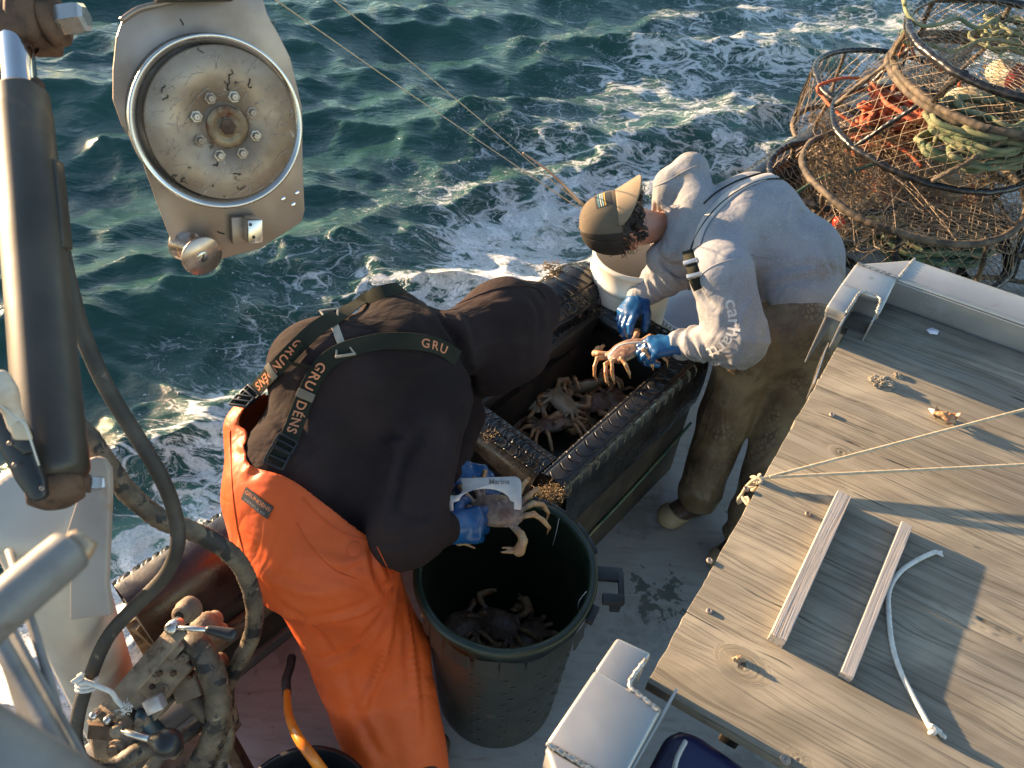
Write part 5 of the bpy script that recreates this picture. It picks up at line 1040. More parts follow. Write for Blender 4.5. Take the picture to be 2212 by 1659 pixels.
# ---------- the man in orange overalls ----------
oj = dict(pel=at(655, 1165, .93), wai=at(650, 1010, 1.06), che=at(775, 860, 1.12), upc=at(865, 785, 1.17), nek=at(985, 745, 1.19), hed=at(1095, 722, 1.13),
          hl=at(628, 1150, .92), hr=at(740, 1215, .92), kl=at(752, 1440, .50), kr=at(845, 1410, .50), al=at(842, 1710, .10), ar=at(912, 1700, .10),
          sl=at(850, 700, 1.20), sr=at(925, 870, 1.12), er=at(872, 1145, 1.03), wr=at(962, 1142, .95), el=at(1000, 900, .90), wl=at(975, 1020, .90))
o_sp = nrm(oj['upc']-oj['wai']); o_side = nrm(oj['sr']-oj['sl'])
handR = (oj['wr'], nrm(at(1070, 1130, .90)-oj['wr']), nrm(-UP*.2+FWD*.9+RIGHT*.1), nrm(UP*1.0+RIGHT*.1))
handL = (oj['wl'], nrm(at(1060, 1042, .88)-oj['wl']), nrm(FWD*.8-UP*.6), nrm(-UP*.5-FWD*.7))
cR = [(25, 40, 30), (35, 45, 35), (40, 50, 35), (45, 50, 35)]; cL = [(18, 30, 20), (30, 45, 30), (40, 50, 35), (45, 55, 35)]
J = oj
ob = [cap(J['pel'], J['wai'], .125, .12, .05), cap(J['wai'], J['che'], .12, .14, .05), cap(J['che'], J['upc'], .14, .12, .05), cap(J['upc'], J['nek'], .075, .055, .04), cap(J['nek'], J['hed'], .055, .05, .03),
      cap(J['sl'], J['upc'], .065, .09, .04), cap(J['sr'], J['upc'], .065, .09, .04), cap(J['sr'], J['er'], .055, .042, .02), cap(J['er'], J['wr'], .04, .028, .015), cap(J['sl'], J['el'], .055, .042, .02), cap(J['el'], J['wl'], .04, .028, .015),
      cap(J['hl'], J['kl'], .085, .058, .03), cap(J['kl'], J['al'], .055, .04, .02), cap(J['hr'], J['kr'], .085, .058, .03), cap(J['kr'], J['ar'], .055, .04, .02)]
for a_ in ('al', 'ar'): ob.append(cap(J[a_]-A3(0, 0, .055), J[a_]+A3(.03, .14, -.06), .035, .03, .02))
ob += head_prims(J['hed']+A3(.0, .0, -.02), nrm(J['hed']-J['nek']), A3(.3, -.05, -1), .95)+hand(*handR, cR, (48, 35))+hand(*handL, cL, (55, 40))
OM = person('person', ob, M['skin'], A3(J['ar'][0], J['ar'][1], 0), 'person in orange overalls and a black hoodie bent over the barrel, measuring a crab', .0075)
# hoodie
hp_ = [cap(J['pel'], J['wai'], .150, .152, .05), cap(J['wai'], J['che'], .160, .185, .06), cap(J['che'], J['upc'], .185, .165, .06), cap(J['sl']*.5+J['upc']*.5, J['nek'], .125, .078, .05),
       cap(J['sl'], J['upc'], .10, .13, .06), cap(J['sr'], J['upc'], .115, .14, .06), cap(J['sr'], J['er'], .118, .100, .05), cap(J['er'], J['wr']*.8+J['er']*.2, .092, .052, .04), cap(J['wr']*.78+J['er']*.22, J['wr'], .050, .047, .01),
       cap(J['sl'], J['el'], .095, .07, .04), cap(J['el'], J['wl'], .068, .048, .02),
       ell(at(700, 790, 1.22), (.16, .15, .13), None, .09), cap(at(760, 980, 1.02), at(790, 1090, .98), .13, .11, .07)]
# hood over the head
crn = nrm(at(1190, 700, 1.10)-at(950, 740, 1.2))
hp_ += [cap(at(975, 742, 1.18), at(1055, 718, 1.15), .090, .130, .05), ell(at(1090, 712, 1.14), (.145, .135, .145), None, .05), cap(at(1098, 670, 1.18), at(1148, 670, 1.14), .105, .098, .05), cap(at(1120, 760, 1.08), at(1060, 790, 1.04), .095, .10, .05)]
hp_ += [sub(ell(at(1150, 745, .955), (.095, .095, .13), None, .02))]
V, F = sdf_mesh(hp_, .0072, smooth=2)
V = folds(V, F, [(J['sr'], J['er'], .004, 16, .3, 1.1), (J['er'], J['wr'], .006, 22, -.1, .8), (J['wai'], J['upc'], .0035, 7, .0, 1, .25), (J['nek'], at(1160, 690, 1.1), .005, 9, -.3, .9, .2), (J['sl'], J['el'], .006, 16, 0, 1)])
V += vnorm(V, F)*(.005*vn(V, 5, 2)+.0014*vn(V, 22, 2))[:, None]
V = creases(V, F, [([(905, 930), (880, 985), (862, 1060), (850, 1120)], -.016, .016), ([(880, 960), (850, 940), (815, 950)], -.010, .014), ([(985, 900), (975, 980), (955, 1060)], .008, .014), ([(1000, 770), (1040, 745), (1090, 735), (1150, 745)], .006, .014), ([(938, 658), (955, 690), (985, 730), (1008, 790), (1018, 840)], -.022, .015), ([(975, 665), (1000, 700), (1020, 760)], .008, .014), ([(1130, 620), (1165, 680), (1160, 750)], -.006, .014), ([(1020, 640), (1070, 655), (1120, 650)], .005, .012), ([(800, 1180), (850, 1190), (905, 1175)], .007, .012), ([(860, 1100), (900, 1120), (940, 1110)], -.008, .012), ([(820, 850), (850, 920), (870, 1000)], .006, .018), ([(560, 900), (600, 935), (640, 1010)], .006, .012), ([(640, 905), (660, 960), (700, 1020)], -.006, .014)])
HO = mk('hoodie', V, F, M['blackfleece'], OM)
# hood seam
D = drape(bvh_of(HO), [(965, 668), (1010, 648), (1060, 628), (1110, 618), (1155, 622), (1178, 645)], .0, n=14)
mk('hood_seam', *tube(D[0], .0035, 6), M['blackfleece'], OM)
# overalls: seat, raised back bib, two legs
ov = [cap(J['pel'], J['wai']*.75+J['pel']*.25, .178, .176, .06), cap(at(585, 1060, 1.02), at(562, 930, 1.10), .125, .095, .05), cap(J['pel']+A3(.03, -.03, -.02), J['pel']*.4+J['wai']*.6, .180, .176, .06), cap(J['wai']*.6+J['pel']*.4, J['wai']*.5+J['che']*.5, .18, .186, .06),
      cap(J['hl'], J['kl'], .128, .098, .06), cap(J['kl'], J['al'], .098, .092, .04), cap(J['hr'], J['kr'], .140, .110, .06), cap(J['kr'], J['ar'], .110, .100, .04),
      ell(J['pel']+A3(.08, -.02, .0), (.15, .15, .16), None, .06)]
Pa, Pb, Pc = at(528, 868, 1.16), at(650, 1062, 1.22), at(800, 1165, 1.08)
cn = np.cross(Pb-Pa, Pc-Pa); cn = nrm(cn); cn = cn if cn@(J['nek']-J['pel']) > 0 else -cn
V, F = sdf_mesh(ov, .0072, smooth=1)
c_ = (V-Pa)@cn; along = V@nrm(Pc-Pa)-Pa@nrm(Pc-Pa)
lim = .010*np.sin(along*9)-.075*np.exp(-((along-.20)/.10)**2)+.060*np.exp(-((along-.0)/.045)**2)-.03*np.exp(-((along-.07)/.03)**2); keep = c_ < lim
Fk = F[keep[F].all(1)]; used = np.unique(Fk); mp_ = -np.ones(len(V), int); mp_[used] = np.arange(len(used)); V, F, ex = V[used], mp_[Fk], (lim-c_)[used]
ec = {}
for q in F:
    for i in range(4): k_ = (min(q[i], q[i-1]), max(q[i], q[i-1])); ec[k_] = ec.get(k_, 0)+1
bd_ = np.unique([v for k_, n_ in ec.items() if n_ == 1 for v in k_]); V[bd_] += cn*np.clip(ex[bd_], -.01, .012)[:, None]
V = folds(V, F, [(J['hl'], J['kl'], .003, 6, -.1, 1.2, .25), (J['hr'], J['kr'], .003, 5, -.2, 1.1, .25)])
V += vnorm(V, F)*(.010*vn(V, 3.4, 2)+.002*vn(V, 14, 2))[:, None]
V = creases(V, F, [([(838, 1285), (770, 1325), (670, 1340), (585, 1315)], .011, .015), ([(845, 1300), (790, 1375), (720, 1420), (650, 1425)], -.010, .015), ([(852, 1300), (835, 1400), (800, 1490), (760, 1560)], .010, .015), ([(870, 1265), (888, 1380), (900, 1500), (905, 1600)], .008, .013), ([(835, 1275), (860, 1230), (868, 1190)], .009, .012), ([(800, 1180), (812, 1240), (838, 1285)], -.011, .010), ([(700, 1240), (770, 1260), (820, 1285)], -.006, .014), ([(520, 1180), (570, 1240), (640, 1275), (720, 1290)], .006, .016), ([(520, 960), (540, 975), (548, 1000), (530, 1020)], .012, .012), ([(740, 1440), (765, 1520), (800, 1600), (830, 1650)], -.008, .016), ([(540, 1240), (600, 1300), (690, 1370), (720, 1430)], -.007, .016), ([(690, 1200), (740, 1215), (790, 1200)], .006, .012)])
OV = mk('overalls', V, F, M['orange'], OM); sm_ = OV.modifiers.new('thick', 'SOLIDIFY'); sm_.thickness = .003; sm_.offset = -1
bO = bvh_of(OV, HO)
for nm, pts in (('rim_seam', [(655, 1075), (680, 1105), (720, 1140), (760, 1160), (792, 1168)]), ('side_seam', [(497, 930), (500, 1010), (506, 1090), (520, 1170), (560, 1290)]), ('stitching', [(640, 1130), (670, 1180), (720, 1230), (770, 1250)]), ('fly_seam', [(800, 1190), (805, 1230), (815, 1270), (830, 1290)]), ('fly_seam', [(815, 1180), (835, 1220), (850, 1250), (845, 1285)])):
    D = drape(bO, pts, .0012, n=10); mk(nm, *tube(D[0], .0017, 5), M['orange'], OM)
p_, n_ = ray_hit(bO, 764, 1186, .0); mk('snap_patch', *lathe([(.001, .003), (.018, .003), (.0195, .002), (.020, -.002)], p_, n_, 28), M['orange'], OM); mk('snap_stitch', *lathe([(.0155, .0028), (.0162, .0036), (.0169, .0028)], p_, n_, 28), M['orange'], OM)
# straps, buckles, back clip, lettering
bH = bvh_of(HO, OV); sl1 = [(524, 882), (560, 842), (600, 800), (650, 748), (690, 712), (725, 692), (775, 662), (820, 640), (865, 628)]; sr1 = [(598, 1000), (628, 945), (650, 890), (680, 820), (705, 785), (740, 762), (790, 748), (840, 740), (900, 741), (945, 752), (985, 775)]
for nm, pts, txts in (('shoulder_strap', sl1, ((.055, "SNEDNURG"),)), ('shoulder_strap', sr1, ((.06, "SNEDNURG"), (.46, "GRUNDENS")))):
    D = drape(bH, pts, .007, .006, 12)
    for _ in range(8): D[0][1:-1] = .5*D[0][1:-1]+.25*(D[0][:-2]+D[0][2:]); D[2][1:-1] = .5*D[2][1:-1]+.25*(D[2][:-2]+D[2][2:]); D[3][1:-1] = .5*D[3][1:-1]+.25*(D[3][:-2]+D[3][2:])
    N2_ = D[3]+.9*(EYE-D[0])/np.linalg.norm(EYE-D[0], axis=1)[:, None]; B2_ = np.cross(N2_, D[1]); B2_ /= np.linalg.norm(B2_, axis=1)[:, None]; N2_ = np.cross(D[1], B2_); D = (D[0]+D[3]*.004, D[1], B2_, N2_, D[4])   # webbing stands a little off the rounded back
    L_ = D[4][-1]; s_ob = mk(nm, *ribbon(D, .048, .0018), M['strap'], OM, smooth=False)
    k = 0
    for s0, tx in ((.085, "GRUNDÉNS"), (.43, "GRUNDÉNS")):
        VF = text_mesh(tx, .036, .0003, .0006, 1.15); wd = VF[0][:, 0].max(); 
        if s0+wd > L_+.02: VF = text_mesh("GRUND", .036, .0003, .0006, 1.15); wd = VF[0][:, 0].max()
        if k and pts is sr1: VF = text_mesh("GRU", .036, .0003, .0006, 1.3); wd = VF[0][:, 0].max(); s0 = L_-wd-.045
        if k and pts is sl1: continue
        if s0+wd > L_: continue
        if k == 0: V, F = on_path(VF, D, L_-s0-wd, -.013, .0024, True)
        else: V, F = on_path(VF, D, s0, -.013, .0024, False)
        mk('strap_lettering', V, F, M['orange_thread'], s_ob, smooth=False); k += 1
    def fr_at(s): return [np.array([np.interp(s, D[4], A_[:, i]) for i in range(3)]) for A_ in (D[0], D[1], D[2], D[3])]
    for sb, nm2, lx in ((.012, 'buckle', .042), (.052, 'buckle', .034)):
        p, t_, b_, n_ = fr_at(sb); fr_ = [boxv(p-b_*.026-t_*lx/2+n_*.006, p-b_*.026+t_*lx/2+n_*.006, .006, .008, n_), boxv(p+b_*.026-t_*lx/2+n_*.006, p+b_*.026+t_*lx/2+n_*.006, .006, .008, n_)]
        for q in (-lx/2, 0, lx/2): fr_.append(boxv(p-b_*.027+t_*q+n_*.0065, p+b_*.027+t_*q+n_*.0065, .006, .008, n_))
        mk(nm2, *join(*fr_), M['blackplastic'], s_ob, sharp=40)
    p, t_, b_, n_ = fr_at(.178 if pts is sl1 else .20); mk('strap_slide', *boxv(p-b_*.024+n_*.006, p+b_*.024+n_*.006, .024, .005, n_), mat('tan_slide', (.15, .12, .08), None, 9, .4), s_ob, sharp=40)
p, n_ = ray_hit(bH, 715, 688, .012); q, n2 = ray_hit(bH, 742, 762, .012); ax = nrm(q-p); n_ = nrm(n_+n2); n_ = nrm(n_-ax*(n_@ax)); sd = np.cross(n_, ax)
mst = mat('cast_clip', (.42, .36, .27), (.32, .27, .2), 14, .4, .5, spots=[((.12, .09, .06), 20, .6, .7)])
parts = [boxv(p+ax*.015, q-ax*.015, .022, .004, n_)]
for c_, sg in ((p, 1), (q, -1)):
    for w in (-1, 1): parts.append(boxv(c_+sd*.024*w-ax*.018*sg, c_+sd*.014*w+ax*.026*sg, .006, .006, n_))
    parts.append(boxv(c_-sd*.028-ax*.020*sg, c_+sd*.028-ax*.020*sg, .008, .006, n_)); parts.append(boxv(c_-sd*.016+ax*.02*sg, c_+sd*.016+ax*.02*sg, .007, .005, n_))
cl = mk('back_clip', *join(*parts), mst, OM, sharp=40)
# loose elastic loop between the straps
e0, n0 = ray_hit(bH, 658, 745, .012); e1, n1 = ray_hit(bH, 688, 800, .012); em, nm_ = ray_hit(bH, 640, 790, .03); P = spl([e0, em+(e0-em)*.3, em, em*.4+e1*.6, e1], 10); T = np.gradient(P, axis=0); T /= np.linalg.norm(T, axis=1)[:, None]
Nn = np.tile(n0, (len(P), 1)); Bb = np.cross(Nn, T); Bb /= np.linalg.norm(Bb, axis=1)[:, None]; mk('elastic_loop', *ribbon((P, T, np.cross(T, Bb)*0+Nn, Bb, None), .022, .0015), M['strap'], OM, smooth=False)
# badge on the overalls
D = drape(bO, [(527, 1065), (545, 1078), (565, 1095), (585, 1108)], .0016, .004, 8); bd = mk('maker_badge', *ribbon(D, .036, .0012), mat('badge_dark', (.035, .03, .026), None, 5, .5), OM, smooth=False)
VF = text_mesh("GRUNDÉNS", .0135, .0002, .0003); V_ = VF[0].copy(); V_[:, 0] *= (D[4][-1]-.008)/V_[:, 0].max(); mk('badge_lettering', *on_path((V_, VF[1]), D, .004, .002, .0014), M['orange_thread'], bd, smooth=False)
VF = text_mesh("HERKULES", .009, .0002, .0002); V_ = VF[0].copy(); V_[:, 0] *= (D[4][-1]-.024)/V_[:, 0].max(); mk('badge_lettering', *on_path((V_, VF[1]), D, .012, -.014, .0014), mat('badge_grey', (.22, .2, .18), None, 5, .5), bd, smooth=False)
mk('badge_line', *on_path((np.array([[0, -.001, 0], [D[4][-1], -.001, 0], [D[4][-1], .0, .0003], [0, .0, .0003]]), [(0, 1, 2, 3)]), D, 0, -.001, .0014), M['orange_thread'], bd, smooth=False)
# gloves
def gloves(parent, hands, curls, thumbs, cuffs, seed=1):
    for (Wp, f, n, s), c, t_, (cu, rc, ln_) in zip(hands, curls, thumbs, cuffs):
        d = nrm(np.array(cu)-np.array(Wp)); pr = hand(Wp, f, n, s, c, t_, .0045, 1.12)
        pr += [cap(Wp, Wp+f*.03, .036, .032, .02), cap(Wp, Wp+d*ln_*.55, .037, rc*.94, .02), cap(Wp+d*ln_*.55, Wp+d*ln_, rc*.94, rc, .01)]
        V, F = sdf_mesh(pr, .0036, smooth=1); V = folds(V, F, [(Wp-f*.02, Wp+d*ln_, .0035, 32, -.2, 1, .09)]); V += vnorm(V, F)*(.0022*vn(V, 22, 3))[:, None]
        mk('glove', V, F, M['glove'], parent)
gloves(OM, (handR, handL), (cR, cL), ((48, 35), (55, 40)), ((J['er'], .045, .05), (J['el'], .045, .06)))
for a_ in ('al', 'ar'):
    V, F = sdf_mesh([cap(J[a_]+A3(0, 0, .12), J[a_]-A3(0, 0, .03), .06, .06, .02), cap(J[a_]-A3(0, 0, .055), J[a_]+A3(.03, .15, -.06), .048, .046, .02)], .008, cuts=(((0, 0, .003), (0, 0, -1)),)); mk('boot', V, F, M['bootrubber'], OM)

# ---------- the man in the grey hoodie ----------
J = dict(pel=at(1725, 705, .92), wai=at(1715, 560, 1.06), che=at(1600, 500, 1.12), upc=at(1530, 500, 1.10), nek=at(1450, 495, 1.08), hed=at(1342, 482, 1.13),
         sl=at(1560, 595, 1.14), el=at(1596, 735, .98), wl=at(1468, 745, .87), sr=at(1475, 475, 1.12), er=at(1448, 590, .94), wr=at(1382, 640, .85),
         hl=at(1625, 740, .86), hr=at(1740, 740, .86), kl=at(1565, 900, .48), kr=at(1690, 930, .48), al=at(1510, 1068, .11), ar=at(1612, 1150, .11))
GL = (J['wl'], nrm(at(1370, 752, .86)-J['wl']), nrm(FWD*.5-UP*.5+RIGHT*.1), nrm(UP*1-RIGHT*.2))
GR = (J['wr'], nrm(at(1316, 728, .80)-J['wr']), nrm(-UP*.3+FWD*.8+RIGHT*.6), nrm(RIGHT*1+UP*.0))
cGL = [(40, 55, 40), (45, 60, 40), (50, 60, 40), (55, 60, 40)]; cGR = [(15, 35, 25), (22, 40, 30), (30, 45, 30), (40, 50, 30)]
gb = [cap(J['pel'], J['wai'], .125, .12, .05), cap(J['wai'], J['che'], .12, .13, .05), cap(J['che'], J['upc'], .13, .11, .05), cap(J['upc'], J['nek'], .07, .058, .04), cap(J['nek'], J['hed'], .060, .058, .03),
      cap(J['sl'], J['upc'], .06, .085, .04), cap(J['sr'], J['upc'], .06, .085, .04), cap(J['sl'], J['el'], .052, .042, .02), cap(J['el'], J['wl'], .04, .028, .015), cap(J['sr'], J['er'], .052, .042, .02), cap(J['er'], J['wr'], .04, .028, .015),
      cap(J['hl'], J['kl'], .08, .055, .03), cap(J['kl'], J['al'], .052, .04, .02), cap(J['hr'], J['kr'], .08, .055, .03), cap(J['kr'], J['ar'], .052, .04, .02)]
toe = nrm(at(1425, 1128, 0)-at(1510, 1085, 0)); toe2 = nrm(at(1540, 1205, 0)-at(1600, 1150, 0))
gb += [cap(J['al']-A3(0, 0, .06), J['al']-A3(0, 0, .07)+toe*.12, .032, .028, .02), cap(J['ar']-A3(0, 0, .06), J['ar']-A3(0, 0, .07)+toe2*.12, .032, .028, .02)]
CR = nrm(-RIGHT*1-UP*.10+FWD*.15); HS = 1.13; FC = nrm(A3(0, 0, -1)+FWD*.12-UP*.06); FC = nrm(FC-CR*(FC@CR)); SD = nrm(np.cross(CR, FC)); HC = J['hed']
gb += head_prims(HC, CR, FC, HS)+hand(*GL, cGL, (45, 45))+hand(*GR, cGR, (40, 45))
GM = person('person', gb, M['skin'], A3(J['al'][0], J['al'][1], 0), 'person in a grey hoodie, backward cap and camouflage trousers leaning over the sorting box', .0075)
hg = [cap(J['pel']*.55+J['wai']*.45, J['wai'], .160, .165, .05), cap(J['wai'], J['che'], .165, .185, .06), cap(J['che'], J['upc'], .185, .150, .06), cap(J['upc'], J['nek'], .11, .085, .05),
      cap(J['sl'], J['upc'], .105, .13, .06), cap(J['sr'], J['upc'], .10, .12, .06), cap(J['sl'], J['el'], .108, .098, .04), cap(J['el'], J['wl']*.7+J['el']*.3, .092, .062, .04), cap(J['wl']*.7+J['el']*.3, J['wl'], .060, .055, .02),
      cap(J['sr'], J['er'], .095, .085, .03), cap(J['er'], J['wr'], .078, .052, .02), ell(at(1640, 450, 1.18), (.15, .14, .12), None, .08)]
hood = [cap(at(1425, 555, 1.02), at(1432, 470, 1.12), .045, .06, .03), cap(at(1432, 470, 1.12), at(1450, 400, 1.24), .06, .065, .03), cap(at(1450, 400, 1.24), at(1490, 372, 1.28), .065, .07, .04), cap(at(1490, 372, 1.28), at(1505, 440, 1.22), .07, .075, .05), cap(at(1505, 440, 1.22), at(1460, 540, 1.08), .075, .05, .05)]
V, F = sdf_mesh(hg+[(*p[:-1], .022) for p in hood]+[sub(cap(at(1545, 385, 1.36), at(1500, 545, 1.30), .022, .018, .015)), sub(cap(HC, HC*.6+J['nek']*.4, .112, .098, .02))], .0072, smooth=1)
V = folds(V, F, [(J['sl'], J['el'], .006, 14, .3, 1.2), (J['el'], J['wl'], .007, 22, -.1, 1.1), (J['sr'], J['er'], .008, 16, .1, 1.1), (J['er'], J['wr'], .012, 20, -.2, .95, .12), (J['pel'], J['wai'], .007, 11, -.2, .8, .26), (at(1430, 560, 1.0), at(1490, 360, 1.25), .004, 12, -.2, 1.2, .14)])
V += vnorm(V, F)*(.006*vn(V, 5, 2)+.0016*vn(V, 22, 2))[:, None]
V = creases(V, F, [([(1500, 600), (1520, 640), (1545, 665)], -.012, .012), ([(1690, 540), (1700, 470), (1710, 430)], .004, .008), ([(1655, 610), (1720, 590), (1800, 585)], .008, .014), ([(1650, 640), (1660, 690), (1650, 740)], -.008, .014), ([(1500, 722), (1512, 750), (1522, 780)], .010, .010), ([(1485, 720), (1497, 750), (1505, 775)], -.008, .009), ([(1485, 760), (1530, 785), (1580, 785)], .008, .010), ([(1440, 580), (1460, 610), (1490, 630)], .012, .010), ([(1415, 590), (1440, 630), (1470, 650)], -.014, .010), ([(1395, 605), (1410, 640), (1440, 665)], .012, .009), ([(1430, 560), (1450, 590), (1490, 600)], -.010, .010), ([(1425, 430), (1432, 480), (1440, 540)], -.006, .008), ([(1770, 520), (1790, 560), (1800, 590)], -.006, .014), ([(1640, 620), (1600, 700), (1610, 760)], .006, .014)])
HG = mk('hoodie', V, F, M['greyfleece'], GM); bG = bvh_of(HG)
D = drape(bG, [(1408, 405), (1440, 392), (1475, 372), (1510, 355)], .0, n=12); mk('hood_seam', *tube(D[0], .0028, 6), M['greyfleece'], HG)
D = drape(bG, [(1505, 600), (1540, 575), (1585, 560), (1640, 555), (1670, 560)], .0, n=12); mk('shoulder_seam', *tube(D[0], .0026, 6), M['greyfleece'], HG)
# waders strap piping across the back
for pts, w in (([(1488, 560), (1500, 520), (1530, 470), (1570, 430), (1620, 400), (1660, 388), (1690, 388)], .004), ([(1520, 440), (1545, 418), (1590, 393), (1640, 376), (1680, 370), (1705, 378), (1722, 392)], .004)):
    D = drape(bG, pts, .003, .006, 12); mk('bib_piping', *tube(D[0], .0028, 6), M['strap'], HG)
D = drape(bG, [(1505, 535), (1520, 485), (1555, 440), (1605, 402), (1655, 382), (1690, 380)], .0022, .006, 12); mk('bib_strap', *ribbon(D, .040, .0015), fabric('grey_strap', (.36, .35, .35), (.42, .41, .4)), HG)
P = np.array([ray_hit(bG, x, y, .012)[0] for x, y in ((1492, 545), (1497, 565), (1503, 585), (1508, 603), (1514, 622))]); P = spl(P, 6); T = np.gradient(P, axis=0); T /= np.linalg.norm(T, axis=1)[:, None]; B_ = np.tile(nrm(RIGHT+UP*.2-FWD*.3), (len(P), 1)); B_ -= T*(B_*T).sum(1)[:, None]; N_ = np.cross(T, B_); N_ *= np.sign((N_@(-FWD)).mean())
cs = mk('chest_strap', *ribbon((P, T, B_, N_, None), .040, .004), M['strap'], HG)
for q in (P[8], P[16]): mk('strap_buckle', *boxv(q-B_[8]*.026+N_[8]*.008, q+B_[8]*.026+N_[8]*.008, .022, .010, N_[8]), M['blackplastic'] if q is P[8] else M['steel_bright'], cs, sharp=40)
# sleeve lettering
D = drape(bG, [(1576, 646), (1583, 670), (1586, 696), (1583, 720), (1572, 740), (1554, 754), (1530, 762)], .001, .004, 10)
for _ in range(60): D[0][1:-1] = .5*D[0][1:-1]+.25*(D[0][:-2]+D[0][2:]); D[3][1:-1] = .5*D[3][1:-1]+.25*(D[3][:-2]+D[3][2:]); D[2][1:-1] = .5*D[2][1:-1]+.25*(D[2][:-2]+D[2][2:])
VF = text_mesh("carhartt", .064, .0003, .0008, 1.0); V_ = VF[0].copy(); V_[:, 0] *= (D[4][-1]-.005)/V_[:, 0].max()
mk('sleeve_lettering', *on_path((V_, VF[1]), D, 0, -.018, .0045), mat('white_print', (.62, .62, .63), (.50, .49, .47), 30, .8), HG, smooth=False)
# hair
hr = [ell(HC-FC*.012+CR*.012, (.086*HS, .100*HS, .094*HS), np.stack([SD, FC, CR]), .02)]; g = np.random.default_rng(4)
for i in range(130):
    th = g.uniform(-2.6, 2.6); z = g.uniform(-.075, .02); d = (SD*math.sin(th)*.084-FC*math.cos(th)*.098+CR*z)*HS
    if math.cos(th) < -.1 and z < -.02: continue
    c = HC+d; hr.append(cap(c, c+nrm(d+CR*g.normal()*.05)*.010+A3(*g.normal(0, .006, 3)), .010, .006, .006))
V, F = sdf_mesh(hr+[sub(ell(HC+FC*.08-CR*.08, (.092, .086, .086), np.stack([SD, FC, CR]), .01))], .004, smooth=0); V += vnorm(V, F)*(.004*vn(V, 70, 2))[:, None]; mk('hair', V, F, M['hair'], GM)
parts = []
for i in range(150):
    th = g.uniform(-2.9, 2.9); z = g.uniform(-.07, .0); p = HC+(SD*math.sin(th)*.088-FC*math.cos(th)*.100+CR*z)*HS; r = g.uniform(.006, .011); k0_ = g.uniform(0, 6)
    if math.cos(th) < -.2 and z < -.03: continue
    q = [p+(SD*math.cos(k0_+k)+FC*math.sin(k0_+k))*r-CR*.0035*k+nrm(SD*math.sin(th)-FC*math.cos(th))*.006 for k in range(7)]; parts.append(tube(spl(q, 3), .0011, 4))
for i in range(36):
    p = HC+FC*g.uniform(.07, .10)+SD*g.uniform(-.06, .07)+CR*g.uniform(.0, .05); k0_ = g.uniform(0, 6); q = [p+FC*.006*k+(SD*math.cos(k0_+k*1.2)+CR*math.sin(k0_+k*1.2))*.008 for k in range(6)]; parts.append(tube(spl(q, 3), .0012, 4))
mk('loose_curls', *join(*parts), M['hair'], GM)
# backward cap: crown dome, bill over the nape, patch
capc = HC+CR*.020-FC*.004
u = np.linspace(0, 6.2832, 97); v = np.linspace(.0, math.pi*.56, 34); U_, V_ = np.meshgrid(u, v, indexing='ij')
rx, ry, rz = .108, .126, .134; rad = np.sin(V_)**.82; P_ = capc+SD*(np.cos(U_)*rad*rx)[..., None]-FC*(np.sin(U_)*rad*ry)[..., None]+CR*(np.cos(V_)*rz+.004)[..., None]
P_ += (.0022*vn(P_, 14, 2)-.0022*np.exp(-(((U_*6/6.2832+.5) % 1-.5)/.035)**2)*np.sin(V_))[..., None]*nrm(CR)
back = (np.sin(U_) > .25)
V, F = gridmesh(P_); uc = (U_[:-1, :-1]+U_[1:, 1:])/2; front = (np.sin(uc) > .28).ravel()
M['cap_grey'] = fabric('taupe_twill', (.105, .082, .058), (.15, .118, .085), [((.07, .055, .04), 12, .62, .74)], bs=600)
M['cap_dark'] = fabric('charcoal_mesh', (.030, .025, .021), (.05, .042, .035), bs=900, b=.5)
cp = mk('cap', V, F[:, ::-1].copy() , M['cap_grey'], GM); cp.data.materials.append(M['cap_dark']); idx = np.where(front, 0, 1).astype(np.int32); cp.data.polygons.foreach_set('material_index', idx)
sm_ = cp.modifiers.new('thick', 'SOLIDIFY'); sm_.thickness = .0025; sm_.offset = 1
mk('cap_button', *sdf_mesh([ell(capc+CR*.140, (.007, .007, .004), np.stack([SD, FC, CR]))], .0015), M['cap_grey'], cp)
a_ = np.linspace(math.radians(28), math.radians(152), 40); b_ = np.linspace(0, 1, 18); A_, B_ = np.meshgrid(a_, b_, indexing='ij'); zb = math.pi*.54
e0 = capc+SD*(np.cos(A_)*rx)[..., None]-FC*(np.sin(A_)*ry)[..., None]+CR*(math.cos(zb)*rz+.006)
ext_ = .112*np.sin((A_-a_[0])/(a_[-1]-a_[0])*math.pi)**.72
bill = e0+(-FC*.52-CR*.87)[None, None]*(B_*ext_)[..., None]-(CR)[None, None]*(.020*np.abs(np.cos(A_))**1.6*B_)[..., None]
V, F = gridmesh(bill); bl = mk('cap_bill', V, F, fabric('sunlit_twill', (.20, .155, .105), (.26, .205, .145), bs=600), cp); sm_ = bl.modifiers.new('thick', 'SOLIDIFY'); sm_.thickness = .0035  # bill cloth paler than the crown: sunlight on it is put into the colour
bC = bvh_of(cp)
pp = (-FC*.78+CR*.60+SD*.10); ua = np.linspace(-1, 1, 14); rows = []
pn_ = nrm(-FC*.95+CR*.30+SD*.06); pr_ = nrm(SD-pn_*(SD@pn_)); pu_ = np.cross(pn_, pr_)
def patch(w, h, off, x0=0., y0=0., n=12):
    R_ = []
    for i in np.linspace(-w/2, w/2, n):
        row = []
        for j in np.linspace(-h/2, h/2, n):
            o_ = capc+pn_*.25+pr_*(i+x0)+pu_*(j+y0); hh = bC.ray_cast(Vector(o_), Vector(-pn_)); row.append(np.array(hh[0])+pn_*off if hh[0] is not None else o_-pn_*.14)
        R_.append(row)
    return gridmesh(np.array(R_))
